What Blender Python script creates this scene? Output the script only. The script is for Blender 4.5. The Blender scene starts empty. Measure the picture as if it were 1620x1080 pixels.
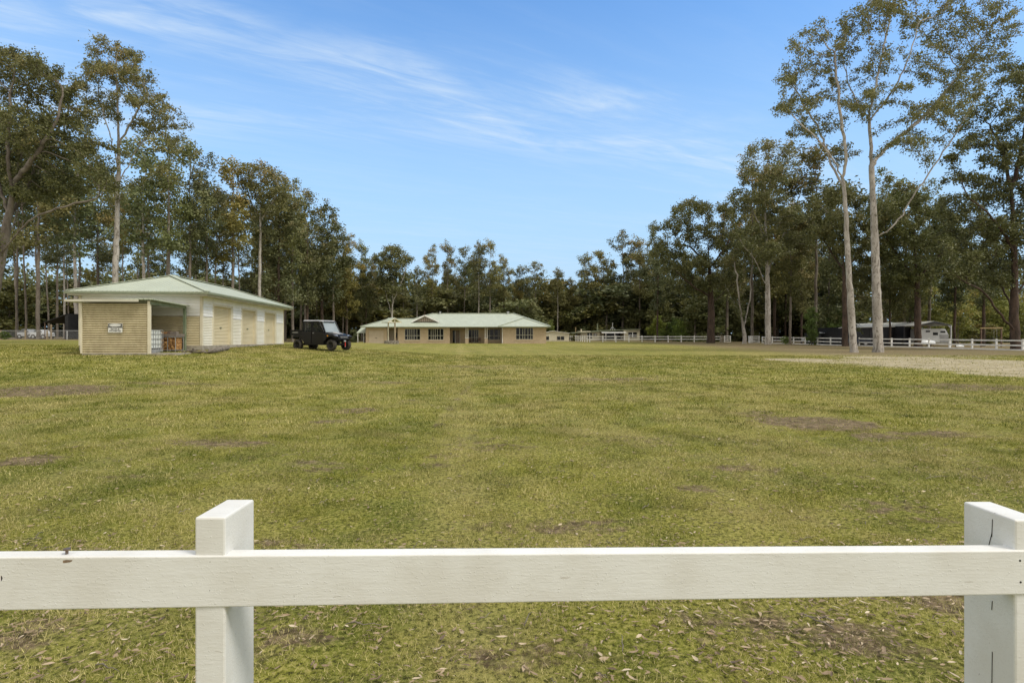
import bpy, bmesh, math, random
import numpy as np
from mathutils import Vector, Matrix

R = math.radians
C = bpy.context.scene.collection
F = 900.0            # focal length in pixels of the 1620 px wide photograph
CAMZ = 1.65
HOR = 536.0

# ------------------------------------------------------------------ camera, sky, sun, exposure
scene = bpy.context.scene
cam_d = bpy.data.cameras.new('camera')
cam_d.sensor_width = 36.0
cam_d.lens = 36.0 * F / 1620.0
cam_d.shift_y = -(540.0 - HOR) / 1620.0
cam_d.clip_start = 0.05
cam_d.clip_end = 6000
cam = bpy.data.objects.new('camera', cam_d)
cam.location = (0, 0, CAMZ)
cam.rotation_euler = (R(90), 0, 0)
C.objects.link(cam)
scene.camera = cam

SUN_EL, SUN_AZ = 52.0, 118.0      # azimuth clockwise from +Y (the view direction)
world = bpy.data.worlds.new("World")
scene.world = world
world.use_nodes = True


class NT:
    """small helper to write node trees"""
    def __init__(s, nt):
        s.nt = nt
        s.nt.nodes.clear()

    def n(s, t, **kw):
        nd = s.nt.nodes.new(t)
        for k, v in kw.items():
            if k.startswith('i_'):
                key = k[2:]
                key = int(key) if key.isdigit() else key.replace('_', ' ')
                s.put(nd, key, v)
            else:
                setattr(nd, k, v)
        return nd

    def put(s, nd, key, v):
        if isinstance(v, bpy.types.NodeSocket):
            s.nt.links.new(v, nd.inputs[key])
        else:
            nd.inputs[key].default_value = v

    def math(s, op, a, b=0.0, c=None, clamp=False):
        nd = s.n('ShaderNodeMath', operation=op, use_clamp=clamp)
        s.put(nd, 0, a)
        s.put(nd, 1, b)
        if c is not None:
            s.put(nd, 2, c)
        return nd.outputs[0]

    def mix(s, fac, a, b, blend='MIX'):
        nd = s.n('ShaderNodeMix', data_type='RGBA', blend_type=blend)
        s.put(nd, 0, fac)
        s.put(nd, 6, a)
        s.put(nd, 7, b)
        return nd.outputs[2]

    def ramp(s, v, lo, hi, a=0.0, b=1.0, smooth=True):
        nd = s.n('ShaderNodeMapRange', interpolation_type='SMOOTHSTEP' if smooth else 'LINEAR')
        s.put(nd, 0, v)
        nd.inputs[1].default_value = lo
        nd.inputs[2].default_value = hi
        nd.inputs[3].default_value = a
        nd.inputs[4].default_value = b
        return nd.outputs[0]

    def noise(s, vec, scale, detail=3.0, rough=0.55, dist=0.0):
        nd = s.n('ShaderNodeTexNoise')
        s.put(nd, 'Vector', vec)
        nd.inputs['Scale'].default_value = scale
        nd.inputs['Detail'].default_value = detail
        nd.inputs['Roughness'].default_value = rough
        nd.inputs['Distortion'].default_value = dist
        return nd.outputs['Fac']

    def mapping(s, vec, scale=(1, 1, 1), rot=(0, 0, 0), loc=(0, 0, 0)):
        nd = s.n('ShaderNodeMapping')
        s.put(nd, 'Vector', vec)
        nd.inputs['Scale'].default_value = scale
        nd.inputs['Rotation'].default_value = rot
        nd.inputs['Location'].default_value = loc
        return nd.outputs[0]

    def link(s, a, b):
        s.nt.links.new(a, b)


def col(r, g, b):
    return (r, g, b, 1.0)


def build_world():
    t = NT(world.node_tree)
    out = t.n('ShaderNodeOutputWorld')
    bg = t.n('ShaderNodeBackground')
    bg.inputs['Strength'].default_value = 0.15
    sky = t.n('ShaderNodeTexSky', sky_type='NISHITA', sun_disc=False,
              sun_elevation=R(SUN_EL), sun_rotation=R(SUN_AZ),
              altitude=50.0, air_density=1.1, dust_density=0.6, ozone_density=2.2)
    tc = t.n('ShaderNodeTexCoord').outputs['Generated']
    sep = t.n('ShaderNodeSeparateXYZ')
    t.link(tc, sep.inputs[0])
    x, y, z = sep.outputs
    zc = t.math('MAXIMUM', z, 0.03)
    px = t.math('DIVIDE', x, zc)
    py = t.math('DIVIDE', y, zc)
    cmb = t.n('ShaderNodeCombineXYZ')
    t.link(px, cmb.inputs[0])
    t.link(py, cmb.inputs[1])
    p = cmb.outputs[0]
    # cirrus: long thin streaks, torn at the edges
    m1 = t.mapping(t.mapping(p, (1, 1, 1), (0, 0, R(-24))), (0.5, 1.7, 1))
    n1 = t.noise(m1, 1.3, 7.0, 0.62, 0.6)
    m2 = t.mapping(t.mapping(p, (1, 1, 1), (0, 0, R(-30))), (1.1, 5.0, 1))
    n2 = t.noise(m2, 1.6, 6.0, 0.6, 0.9)
    # where the high cloud lies: a band that crosses the sky, thinner elsewhere
    az = t.math('ARCTAN2', x, y)
    hor = t.math('SQRT', t.math('ADD', t.math('MULTIPLY', x, x), t.math('MULTIPLY', y, y)))
    el = t.math('ARCTAN2', z, hor)
    bandc = t.math('SUBTRACT', 0.405, t.math('MULTIPLY', t.math('POWER', t.math('ADD', az, 0.2), 2.0), 0.38))
    dband = t.math('ABSOLUTE', t.math('SUBTRACT', el, bandc))
    band = t.ramp(dband, 0.0, 0.115, 1.0, 0.0)
    band = t.math('MULTIPLY', band, t.ramp(az, -1.2, -0.35, 0.25, 1.0))
    band = t.math('MULTIPLY', band, t.ramp(az, 0.25, 0.75, 1.0, 0.2))
    d2 = t.math('ADD', t.math('POWER', t.math('MULTIPLY', t.math('ADD', az, 0.72), 2.6), 2.0),
                t.math('POWER', t.math('MULTIPLY', t.math('SUBTRACT', el, 0.46), 9.0), 2.0))
    band2 = t.ramp(d2, 0.0, 1.3, 1.0, 0.0)
    low = t.ramp(el, 0.02, 0.30, 0.4, 0.10)
    mask = t.math('MAXIMUM', t.math('MAXIMUM', band, band2), low)
    w = t.math('MULTIPLY', t.ramp(n1, 0.34, 0.70, .12, 1.0), t.ramp(n2, 0.30, 0.70, 0.2, 1.0))
    w = t.math('MULTIPLY', t.math('MULTIPLY', w, mask), 0.95, clamp=True)
    tint = t.mix(1.0, sky.outputs[0], SKY_TINT, 'MULTIPLY')
    hz = t.ramp(el, 0.0, 0.62, 0.97, 0.0)
    tint = t.mix(hz, tint, SKY_PALE)
    cl = t.mix(w, tint, SKY_CLOUD)
    # cloud sheet added out of view overhead and behind the camera for neutral light
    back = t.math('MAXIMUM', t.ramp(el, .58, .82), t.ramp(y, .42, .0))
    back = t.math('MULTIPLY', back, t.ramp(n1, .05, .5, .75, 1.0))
    cl = t.mix(back, cl, SKY_FILL)
    t.link(cl, bg.inputs['Color'])
    t.link(bg.outputs[0], out.inputs[0])


SKY_TINT = col(0.75, 1.11, 1.38)
SKY_PALE = col(2.75, 3.95, 5.15)
SKY_CLOUD = col(4.1, 4.8, 5.5)
SKY_FILL = col(5.9, 5.65, 5.3)
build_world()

sd = bpy.data.lights.new('sun', 'SUN')
sd.energy = 2.1
sd.angle = R(16)
sd.color = (1.0, 0.95, 0.87)
sun = bpy.data.objects.new('sun', sd)
sun.rotation_euler = (R(90 - SUN_EL), 0, R(180 - SUN_AZ))
C.objects.link(sun)

vs = scene.view_settings
vs.view_transform = 'Standard'
vs.look = 'None'
vs.exposure = 0.27
vs.gamma = 1.0
vs.use_curve_mapping = False
scene.cycles.use_denoising = True
scene.cycles.denoiser = 'OPENIMAGEDENOISE'
scene.cycles.denoising_input_passes = 'RGB_ALBEDO_NORMAL'
scene.cycles.denoising_prefilter = 'ACCURATE'
scene.cycles.max_bounces = 6
scene.cycles.diffuse_bounces = 3
scene.cycles.glossy_bounces = 2
scene.cycles.transparent_max_bounces = 8
scene.cycles.transmission_bounces = 3


# ------------------------------------------------------------------ ground height
def sstep(a, b, x):
    t = np.clip((np.asarray(x, float) - a) / (b - a), 0, 1)
    return t * t * (3 - 2 * t)


_hr = np.random.RandomState(7)
_ht = _hr.rand(256, 256)


def vnoise(x, y, s):
    x = np.asarray(x, float) * s + 1000.3
    y = np.asarray(y, float) * s + 1000.7
    xi = np.floor(x).astype(int)
    yi = np.floor(y).astype(int)
    fx = x - xi
    fy = y - yi
    fx = fx * fx * (3 - 2 * fx)
    fy = fy * fy * (3 - 2 * fy)
    a = _ht[xi % 256, yi % 256]
    b = _ht[(xi + 1) % 256, yi % 256]
    c = _ht[xi % 256, (yi + 1) % 256]
    d = _ht[(xi + 1) % 256, (yi + 1) % 256]
    return (a * (1 - fx) + b * fx) * (1 - fy) + (c * (1 - fx) + d * fx) * fy


def gz(x, y):
    x = np.asarray(x, float)
    y = np.asarray(y, float)
    yy = np.clip(y - 3, 0, 140)
    base = 0.95 * (yy / 91.0) ** 0.92
    base = base - 0.10 * sstep(25, 60, x) * sstep(30, 60, y) * (1 - sstep(75, 100, y))
    ext = 0.8 * sstep(2, 18, -x) * sstep(10, 34, y)
    fade = 1 - sstep(50, 88, y) * (1 - sstep(32, 60, -x))
    far = 0.012 * np.clip(y - 150, 0, 600)
    return base + ext * fade + far


def ground(x, y):
    x = np.asarray(x, float)
    y = np.asarray(y, float)
    k = np.clip(1.2 - y / 60, 0, 1)
    return gz(x, y) + k * (0.035 * (vnoise(x, y, 0.7) - .5) + 0.022 * (vnoise(x, y, 2.3) - .5) + 0.012 * (vnoise(x, y, 7.1) - .5))


def G(x, y):
    return float(ground(x, y))


def X(px, Y):
    return (px - 810.0) / F * Y


def Zp(py, Y):
    return CAMZ - (py - HOR) / F * Y


def yat(py, px=810):
    """distance along the view at which the ground is seen at pixel row py"""
    Y = 10.0
    for _ in range(60):
        Y2 = F * (CAMZ - float(gz(X(px, Y), Y))) / (py - HOR)
        Y = 0.6 * Y + 0.4 * min(Y2, 300)
    return Y


# bare / sandy / littered patches of the lawn as they lie in the field: (x, y, rx, ry, strength)
def patch_from_px(px, py, rx, ry, s):
    Y = yat(py, px)
    Y1, Y2 = yat(py - ry, px), yat(py + ry, px)
    return (X(px, Y), Y, rx / F * Y, abs(Y1 - Y2) / 2, s)


BARE = [patch_from_px(*a) for a in [
    (1290, 668, 110, 14, 1.0), (1385, 690, 60, 9, .75), (1480, 686, 120, 8, .55), (1210, 655, 60, 8, .55),
    (80, 618, 130, 14, .85), (260, 606, 110, 5, .5), (40, 732, 70, 14, .8), (560, 648, 60, 6, .6),
    (520, 668, 50, 5, .6), (500, 738, 80, 14, .5), (700, 720, 45, 22, .42), (600, 605, 80, 4, .35),
    (1100, 775, 50, 12, .6), (1010, 700, 90, 20, .3), (1540, 612, 130, 9, .6), (1470, 820, 80, 12, .4),
    (1360, 1010, 130, 50, .5), (420, 1000, 170, 50, .42), (820, 1020, 200, 60, .38), (1180, 1000, 160, 60, .44), (1500, 940, 120, 50, .58), (120, 880, 160, 40, .45), (900, 830, 200, 20, .42), (1380, 800, 120, 16, .5), (430, 860, 160, 20, .42), (760, 700, 120, 20, .42), (350, 700, 120, 12, .46), (1180, 740, 100, 10, .5), (960, 600, 160, 5, .48), (760, 580, 140, 4, .45), (60, 1000, 110, 40, .5), (730, 625, 10, 50, .4), (585, 620, 14, 34, .28),
    (180, 760, 60, 14, .4), (960, 980, 90, 20, .35), (620, 960, 60, 14, .3), (640, 780, 40, 10, .4)]]
SAND = [patch_from_px(*a) for a in [
    (1265, 569, 75, 3.2, 1.0), (1420, 566, 120, 4, .95), (1560, 572, 120, 7, 1.0), (1480, 560, 200, 5, .5),
    (1590, 592, 90, 7, .8), (1500, 578, 190, 17, .85), (1330, 572, 120, 6, .7), (1430, 562, 220, 7, .6), (1620, 580, 120, 26, .8), (940, 990, 1, 1, 0.0)]]


def blobmask(x, y, L):
    m = np.zeros_like(np.asarray(x, float) + np.asarray(y, float))
    for (cx, cy, rx, ry, s) in L:
        d = np.sqrt(((x - cx) / rx) ** 2 + ((y - cy) / ry) ** 2)
        m = np.maximum(m, s * (1 - sstep(0.35, 1.25, d)))
    return m


def woodmask(x, y):
    """leaf litter and bare earth under the trees round the field"""
    a = sstep(68, 73, y) * sstep(26, 30, -x)
    b = sstep(112, 120, y)
    c = sstep(-3, 3, (x - 42.2) * 33 / 7.6 - (91 - y))            # beyond the right-hand fence
    c = np.maximum(c * sstep(20, 40, x), 0)
    e = sstep(47, 52, x - (49 - y) * 0.2) * 0 + sstep(12.0, 30.0, x) * sstep(34, 46, y) * 0.78
    f = sstep(93, 99, y) * sstep(5, 12, x) * .5
    return np.clip(np.maximum.reduce([a, b, c * .9, e, f]), 0, 1)


# ------------------------------------------------------------------ mesh helpers
class MB:
    def __init__(s):
        s.v, s.f, s.m, s.sm = [], [], [], []
        s.cur = 0
        s.smooth = False
        s.M = None

    def add(s, vs_, fs):
        b = len(s.v)
        if s.M is not None:
            vs_ = [tuple(s.M @ Vector(q)) for q in vs_]
        s.v.extend(vs_)
        for q in fs:
            s.f.append(tuple(b + i for i in q))
            s.m.append(s.cur)
            s.sm.append(s.smooth)

    def box(s, x0, x1, y0, y1, z0, z1):
        s.add([(x0, y0, z0), (x1, y0, z0), (x1, y1, z0), (x0, y1, z0), (x0, y0, z1), (x1, y0, z1), (x1, y1, z1), (x0, y1, z1)],
              [(0, 3, 2, 1), (4, 5, 6, 7), (0, 1, 5, 4), (1, 2, 6, 5), (2, 3, 7, 6), (3, 0, 4, 7)])
        return s

    def hexa(s, p):
        s.add(p, [(0, 3, 2, 1), (4, 5, 6, 7), (0, 1, 5, 4), (1, 2, 6, 5), (2, 3, 7, 6), (3, 0, 4, 7)])
        return s

    def prism_y(s, poly, y0, y1):
        n = len(poly)
        s.add([(x, y0, z) for x, z in poly] + [(x, y1, z) for x, z in poly],
              [tuple(range(n)), tuple(range(2 * n - 1, n - 1, -1))] + [(i, i + n, (i + 1) % n + n, (i + 1) % n) for i in range(n)])
        return s

    def prism_x(s, poly, x0, x1):
        n = len(poly)
        s.add([(x0, y, z) for y, z in poly] + [(x1, y, z) for y, z in poly],
              [tuple(range(n)), tuple(range(2 * n - 1, n - 1, -1))] + [(i, i + n, (i + 1) % n + n, (i + 1) % n) for i in range(n)])
        return s

    def slab(s, pts, t):
        """a flat polygon in space thickened downwards by t"""
        n = len(pts)
        s.add([tuple(p) for p in pts] + [(p[0], p[1], p[2] - t) for p in pts],
              [tuple(range(n)), tuple(range(2 * n - 1, n - 1, -1))] + [(i, (i + 1) % n, (i + 1) % n + n, i + n) for i in range(n)])
        return s

    def beam(s, a, b, w, h=None, up=(0, 0, 1)):
        h = h or w
        a, b = Vector(a), Vector(b)
        d = (b - a).normalized()
        u = Vector(up)
        if abs(d.dot(u)) > .95:
            u = Vector((1, 0, 0))
        r = d.cross(u).normalized()
        u = r.cross(d).normalized()
        pts = []
        for q in (a, b):
            for (i, j) in ((-1, -1), (1, -1), (1, 1), (-1, 1)):
                pts.append(tuple(q + r * (i * w / 2) + u * (j * h / 2)))
        s.add(pts, [(0, 3, 2, 1), (4, 5, 6, 7), (0, 1, 5, 4), (1, 2, 6, 5), (2, 3, 7, 6), (3, 0, 4, 7)])
        return s

    def tube(s, pts, rad, n=8, cap=True):
        pts = [Vector(p) for p in pts]
        if not hasattr(rad, '__len__'):
            rad = [rad] * len(pts)
        vs_, fs = [], []
        ref = Vector((1, 0, 0))
        for i, p in enumerate(pts):
            d = (pts[min(i + 1, len(pts) - 1)] - pts[max(i - 1, 0)])
            d = d.normalized() if d.length > 1e-6 else Vector((0, 0, 1))
            r = ref - d * ref.dot(d)
            if r.length < .1:
                r = Vector((0, 1, 0)) - d * d.y
            r.normalize()
            ref = r
            u = d.cross(r)
            for k in range(n):
                a = 2 * math.pi * k / n
                vs_.append(tuple(p + (r * math.cos(a) + u * math.sin(a)) * rad[i]))
        for i in range(len(pts) - 1):
            for k in range(n):
                fs.append((i * n + k, i * n + (k + 1) % n, (i + 1) * n + (k + 1) % n, (i + 1) * n + k))
        if cap:
            fs.append(tuple(range(n - 1, -1, -1)))
            m = (len(pts) - 1) * n
            fs.append(tuple(range(m, m + n)))
        s.add(vs_, fs)
        return s

    def lathe_y(s, prof, c, n=24):
        """prof: (radius, y) list, closed ring round the y axis through c"""
        vs_, fs = [], []
        m = len(prof)
        for k in range(n):
            a = 2 * math.pi * k / n
            for (r, y) in prof:
                vs_.append((c[0] + r * math.cos(a), c[1] + y, c[2] + r * math.sin(a)))
        for k in range(n):
            for j in range(m - 1):
                fs.append((k * m + j, ((k + 1) % n) * m + j, ((k + 1) % n) * m + j + 1, k * m + j + 1))
        s.add(vs_, fs)
        return s

    def corr_x(s, x0, x1, z0, z1, y, pitch, amp, seg=6, saw=False):
        """corrugated sheet facing -y, corrugations running along x"""
        n = max(2, int((z1 - z0) / pitch * seg))
        vs_, fs = [], []
        for i in range(n + 1):
            z = z0 + (z1 - z0) * i / n
            ph = (z - z0) / pitch
            o = amp * (1 - (ph % 1.0)) if saw else amp * math.cos(2 * math.pi * ph)
            vs_ += [(x0, y - o, z), (x1, y - o, z)]
        for i in range(n):
            fs.append((2 * i, 2 * i + 1, 2 * i + 3, 2 * i + 2))
        s.add(vs_, fs)
        return s

    def corr_y(s, y0, y1, z0, z1, x, pitch, amp, seg=6, saw=False, sg=1):
        n = max(2, int((z1 - z0) / pitch * seg))
        vs_, fs = [], []
        for i in range(n + 1):
            z = z0 + (z1 - z0) * i / n
            ph = (z - z0) / pitch
            o = amp * (1 - (ph % 1.0)) if saw else amp * math.cos(2 * math.pi * ph)
            vs_ += [(x + sg * o, y0, z), (x + sg * o, y1, z)]
        for i in range(n):
            fs.append((2 * i, 2 * i + 1, 2 * i + 3, 2 * i + 2))
        s.add(vs_, fs)
        return s

    def build(s, name, mats, parent=None, bevel=0.0, recalc=True, loc=None):
        me = bpy.data.meshes.new(name)
        me.from_pydata(s.v, [], s.f)
        if not isinstance(mats, (list, tuple)):
            mats = [mats]
        for m in mats:
            me.materials.append(m)
        me.polygons.foreach_set('material_index', s.m)
        me.polygons.foreach_set('use_smooth', s.sm)
        if recalc:
            bm = bmesh.new()
            bm.from_mesh(me)
            bmesh.ops.recalc_face_normals(bm, faces=bm.faces)
            bm.to_mesh(me)
            bm.free()
        o = bpy.data.objects.new(name, me)
        C.objects.link(o)
        if parent is not None:
            o.parent = parent
        if loc is not None:
            o.location = loc
        if bevel:
            bv = o.modifiers.new('bevel', 'BEVEL')
            bv.width = bevel
            bv.segments = 2
            bv.limit_method = 'ANGLE'
            bv.angle_limit = R(40)
        return o


def raw_mesh(name, verts, faces_flat, nper, mats, attrs=None, smooth=False):
    """big meshes straight from numpy: faces all with nper corners"""
    me = bpy.data.meshes.new(name)
    nf = len(faces_flat) // nper
    me.vertices.add(len(verts))
    me.vertices.foreach_set('co', np.ascontiguousarray(verts, dtype=np.float32).ravel())
    me.loops.add(len(faces_flat))
    me.loops.foreach_set('vertex_index', np.ascontiguousarray(faces_flat, dtype=np.int32))
    me.polygons.add(nf)
    me.polygons.foreach_set('loop_start', np.arange(0, nf * nper, nper, dtype=np.int32))
    if smooth:
        me.polygons.foreach_set('use_smooth', np.ones(nf, dtype=bool))
    for m in (mats if isinstance(mats, (list, tuple)) else [mats]):
        me.materials.append(m)
    me.update(calc_edges=True)
    for k, (dom, arr) in (attrs or {}).items():
        a = me.attributes.new(k, 'FLOAT', dom)
        a.data.foreach_set('value', np.ascontiguousarray(arr, dtype=np.float32))
    return me


def tag(o, label=None, cat=None, group=None, kind=None):
    if label:
        o['label'] = label
    if cat:
        o['category'] = cat
    if group:
        o['group'] = group
    if kind:
        o['kind'] = kind
    return o


def thing(name, loc, label, cat, rz=0.0, group=None):
    o = bpy.data.objects.new(name, None)
    o.empty_display_size = .3
    o.location = loc
    o.rotation_euler = (0, 0, rz)
    C.objects.link(o)
    tag(o, label, cat, group)
    return o


def copy_tree(o, parent=None):
    c = o.copy()
    C.objects.link(c)
    if parent is not None:
        c.parent = parent
    for ch in [q for q in CH.get(o.name, [])]:
        copy_tree(ch, c)
    return c


CH = {}


def reg(root):
    """remember the parts of a thing so that copies take them along"""
    CH[root.name] = [q for q in bpy.data.objects if q.parent == root]
    for q in CH[root.name]:
        reg(q)


# ------------------------------------------------------------------ materials
def mat(name, c1, c2=None, scale=4.0, rough=0.7, bump=0.0, bscale=None, metal=0.0, stretch=(1, 1, 1), spec=0.4, lo=.35, hi=.65, detail=4.0):
    m = bpy.data.materials.new(name)
    m.use_nodes = True
    t = NT(m.node_tree)
    out = t.n('ShaderNodeOutputMaterial')
    b = t.n('ShaderNodeBsdfPrincipled')
    b.inputs['Roughness'].default_value = rough
    b.inputs['Metallic'].default_value = metal
    b.inputs['Specular IOR Level'].default_value = spec
    t.link(b.outputs[0], out.inputs[0])
    tc = t.n('ShaderNodeTexCoord').outputs['Object']
    v = t.mapping(tc, stretch)
    if c2 is not None:
        f = t.ramp(t.noise(v, scale, detail), lo, hi)
        t.link(t.mix(f, col(*c1), col(*c2)), b.inputs['Base Color'])
    else:
        b.inputs['Base Color'].default_value = col(*c1)
    if bump:
        h = t.noise(v, bscale or scale * 4, 4.0)
        bp = t.n('ShaderNodeBump', i_Height=h)
        bp.inputs['Strength'].default_value = 1.0
        bp.inputs['Distance'].default_value = bump
        t.link(bp.outputs[0], b.inputs['Normal'])
    return m


def glassmat(name, tint=(.02, .022, .025), trans=.35, rough=.03, spec=.8):
    m = bpy.data.materials.new(name)
    m.use_nodes = True
    t = NT(m.node_tree)
    out = t.n('ShaderNodeOutputMaterial')
    b = t.n('ShaderNodeBsdfPrincipled')
    b.inputs['Base Color'].default_value = col(*tint)
    b.inputs['Roughness'].default_value = rough
    b.inputs['Specular IOR Level'].default_value = spec
    tr = t.n('ShaderNodeBsdfTransparent')
    tr.inputs[0].default_value = (.8, .85, .85, 1)
    mx = t.n('ShaderNodeMixShader')
    mx.inputs[0].default_value = trans
    t.link(b.outputs[0], mx.inputs[1])
    t.link(tr.outputs[0], mx.inputs[2])
    t.link(mx.outputs[0], out.inputs[0])
    return m


def roofmat(name, c1, c2, pitch=.2, rough=.45):
    m = bpy.data.materials.new(name)
    m.use_nodes = True
    t = NT(m.node_tree)
    out = t.n('ShaderNodeOutputMaterial')
    b = t.n('ShaderNodeBsdfPrincipled')
    b.inputs['Roughness'].default_value = rough
    t.link(b.outputs[0], out.inputs[0])
    tc = t.n('ShaderNodeTexCoord')
    sp = t.n('ShaderNodeSeparateXYZ')
    t.link(tc.outputs['Object'], sp.inputs[0])
    nn = t.n('ShaderNodeSeparateXYZ')
    t.link(tc.outputs['Normal'], nn.inputs[0])
    side = t.math('GREATER_THAN', t.math('ABSOLUTE', nn.outputs[0]), t.math('ABSOLUTE', nn.outputs[1]))
    u = t.math('ADD', t.math('MULTIPLY', side, sp.outputs[1]), t.math('MULTIPLY', t.math('SUBTRACT', 1.0, side), sp.outputs[0]))
    w = t.math('SINE', t.math('MULTIPLY', u, 2 * math.pi / pitch))
    rib = t.math('POWER', t.math('MULTIPLY_ADD', w, .5, .5), 4.0)
    bp = t.n('ShaderNodeBump', i_Height=rib)
    bp.inputs['Distance'].default_value = .025
    t.link(bp.outputs[0], b.inputs['Normal'])
    f = t.ramp(t.noise(tc.outputs['Object'], .9, 5), .35, .7)
    t.link(t.mix(f, col(*c1), col(*c2)), b.inputs['Base Color'])
    return m


def dirtymat():
    """cream sheet with mould in the grooves and in drifting stains"""
    m = bpy.data.materials.new('mouldy_cream_cladding')
    m.use_nodes = True
    t = NT(m.node_tree)
    out = t.n('ShaderNodeOutputMaterial')
    b = t.n('ShaderNodeBsdfPrincipled')
    b.inputs['Roughness'].default_value = .7
    t.link(b.outputs[0], out.inputs[0])
    tc = t.n('ShaderNodeTexCoord').outputs['Object']
    sp = t.n('ShaderNodeSeparateXYZ')
    t.link(tc, sp.inputs[0])
    w = t.math('COSINE', t.math('MULTIPLY', t.math('SUBTRACT', sp.outputs[2], .02), 2 * math.pi / .108))
    st = t.noise(t.mapping(tc, (2.2, 2.2, .9)), 1.7, 6, .72)
    g = t.ramp(w, .5, -.7, .05, .72)
    f = t.math('MULTIPLY', g, t.ramp(st, .30, .62, .35, 1.0))
    f = t.math('MAXIMUM', f, t.ramp(st, .55, .78, 0, .55))
    c = t.mix(t.ramp(t.noise(tc, 3, 4), .35, .65), col(.56, .49, .31), col(.47, .40, .25))
    c = t.mix(f, c, col(.13, .10, .045))
    t.link(c, b.inputs['Base Color'])
    return m


def brickmat():
    m = bpy.data.materials.new('cream_brick')
    m.use_nodes = True
    t = NT(m.node_tree)
    out = t.n('ShaderNodeOutputMaterial')
    b = t.n('ShaderNodeBsdfPrincipled')
    b.inputs['Roughness'].default_value = .85
    t.link(b.outputs[0], out.inputs[0])
    tc = t.n('ShaderNodeTexCoord')
    sp = t.n('ShaderNodeSeparateXYZ')
    t.link(tc.outputs['Object'], sp.inputs[0])
    cm = t.n('ShaderNodeCombineXYZ')
    t.link(t.math('ADD', sp.outputs[0], sp.outputs[1]), cm.inputs[0])
    t.link(sp.outputs[2], cm.inputs[1])
    br = t.n('ShaderNodeTexBrick')
    t.link(cm.outputs[0], br.inputs['Vector'])
    br.inputs['Scale'].default_value = 1.0
    br.inputs['Brick Width'].default_value = .24
    br.inputs['Row Height'].default_value = .086
    br.inputs['Mortar Size'].default_value = .008
    br.inputs['Color1'].default_value = col(.46, .345, .215)
    br.inputs['Color2'].default_value = col(.36, .255, .155)
    br.inputs['Mortar'].default_value = col(.44, .39, .30)
    f = t.noise(tc.outputs['Object'], 3.0, 5)
    c = t.mix(t.ramp(f, .3, .75, 0, .35), br.outputs[0], col(.52, .43, .28))
    t.link(c, b.inputs['Base Color'])
    return m


def barkmat(name, c1, c2, c3, scale=2.0, spots=.5, fiss=0.0, zs=.35):
    m = bpy.data.materials.new(name)
    m.use_nodes = True
    t = NT(m.node_tree)
    out = t.n('ShaderNodeOutputMaterial')
    b = t.n('ShaderNodeBsdfPrincipled')
    b.inputs['Roughness'].default_value = .85
    b.inputs['Specular IOR Level'].default_value = .2
    t.link(b.outputs[0], out.inputs[0])
    tc = t.n('ShaderNodeTexCoord').outputs['Object']
    v = t.mapping(tc, (1, 1, zs))
    a = t.ramp(t.noise(v, scale, 5, .6, .5), .38, .62)
    c = t.mix(a, col(*c1), col(*c2))
    s2 = t.ramp(t.noise(v, scale * 3.3, 3, .5, 1.2), .52, .62, 0, spots)
    c = t.mix(s2, c, col(*c3))
    t.link(c, b.inputs['Base Color'])
    h = t.noise(t.mapping(tc, (1, 1, .12 if fiss else .6)), 14 if fiss else 6, 4)
    bp = t.n('ShaderNodeBump', i_Height=h)
    bp.inputs['Distance'].default_value = .05 if fiss else .02
    t.link(bp.outputs[0], b.inputs['Normal'])
    return m


def leafmat(name, dark, mid, tip, transl=.25):
    """leaves: own colour by clump ('tint' 0..1 new growth) and by tree (object colour)"""
    m = bpy.data.materials.new(name)
    m.use_nodes = True
    t = NT(m.node_tree)
    out = t.n('ShaderNodeOutputMaterial')
    at = t.n('ShaderNodeAttribute', attribute_name='tint').outputs['Fac']
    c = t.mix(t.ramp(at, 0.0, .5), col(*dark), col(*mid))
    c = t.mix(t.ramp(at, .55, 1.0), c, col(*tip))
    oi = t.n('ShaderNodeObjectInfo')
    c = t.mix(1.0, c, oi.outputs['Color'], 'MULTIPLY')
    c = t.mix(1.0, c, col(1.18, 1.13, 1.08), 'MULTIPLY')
    d = t.n('ShaderNodeBsdfPrincipled')
    d.inputs['Roughness'].default_value = .55
    d.inputs['Specular IOR Level'].default_value = .35
    t.link(c, d.inputs['Base Color'])
    tr = t.n('ShaderNodeBsdfTranslucent')
    t.link(t.mix(.4, c, col(.12, .16, .02)), tr.inputs[0])
    mx = t.n('ShaderNodeMixShader')
    mx.inputs[0].default_value = transl
    t.link(d.outputs[0], mx.inputs[1])
    t.link(tr.outputs[0], mx.inputs[2])
    t.link(mx.outputs[0], out.inputs[0])
    return m


GRASS_G = col(.138, .162, .024)
GRASS_L = col(.245, .243, .042)
GRASS_S = col(.325, .275, .105)


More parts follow.
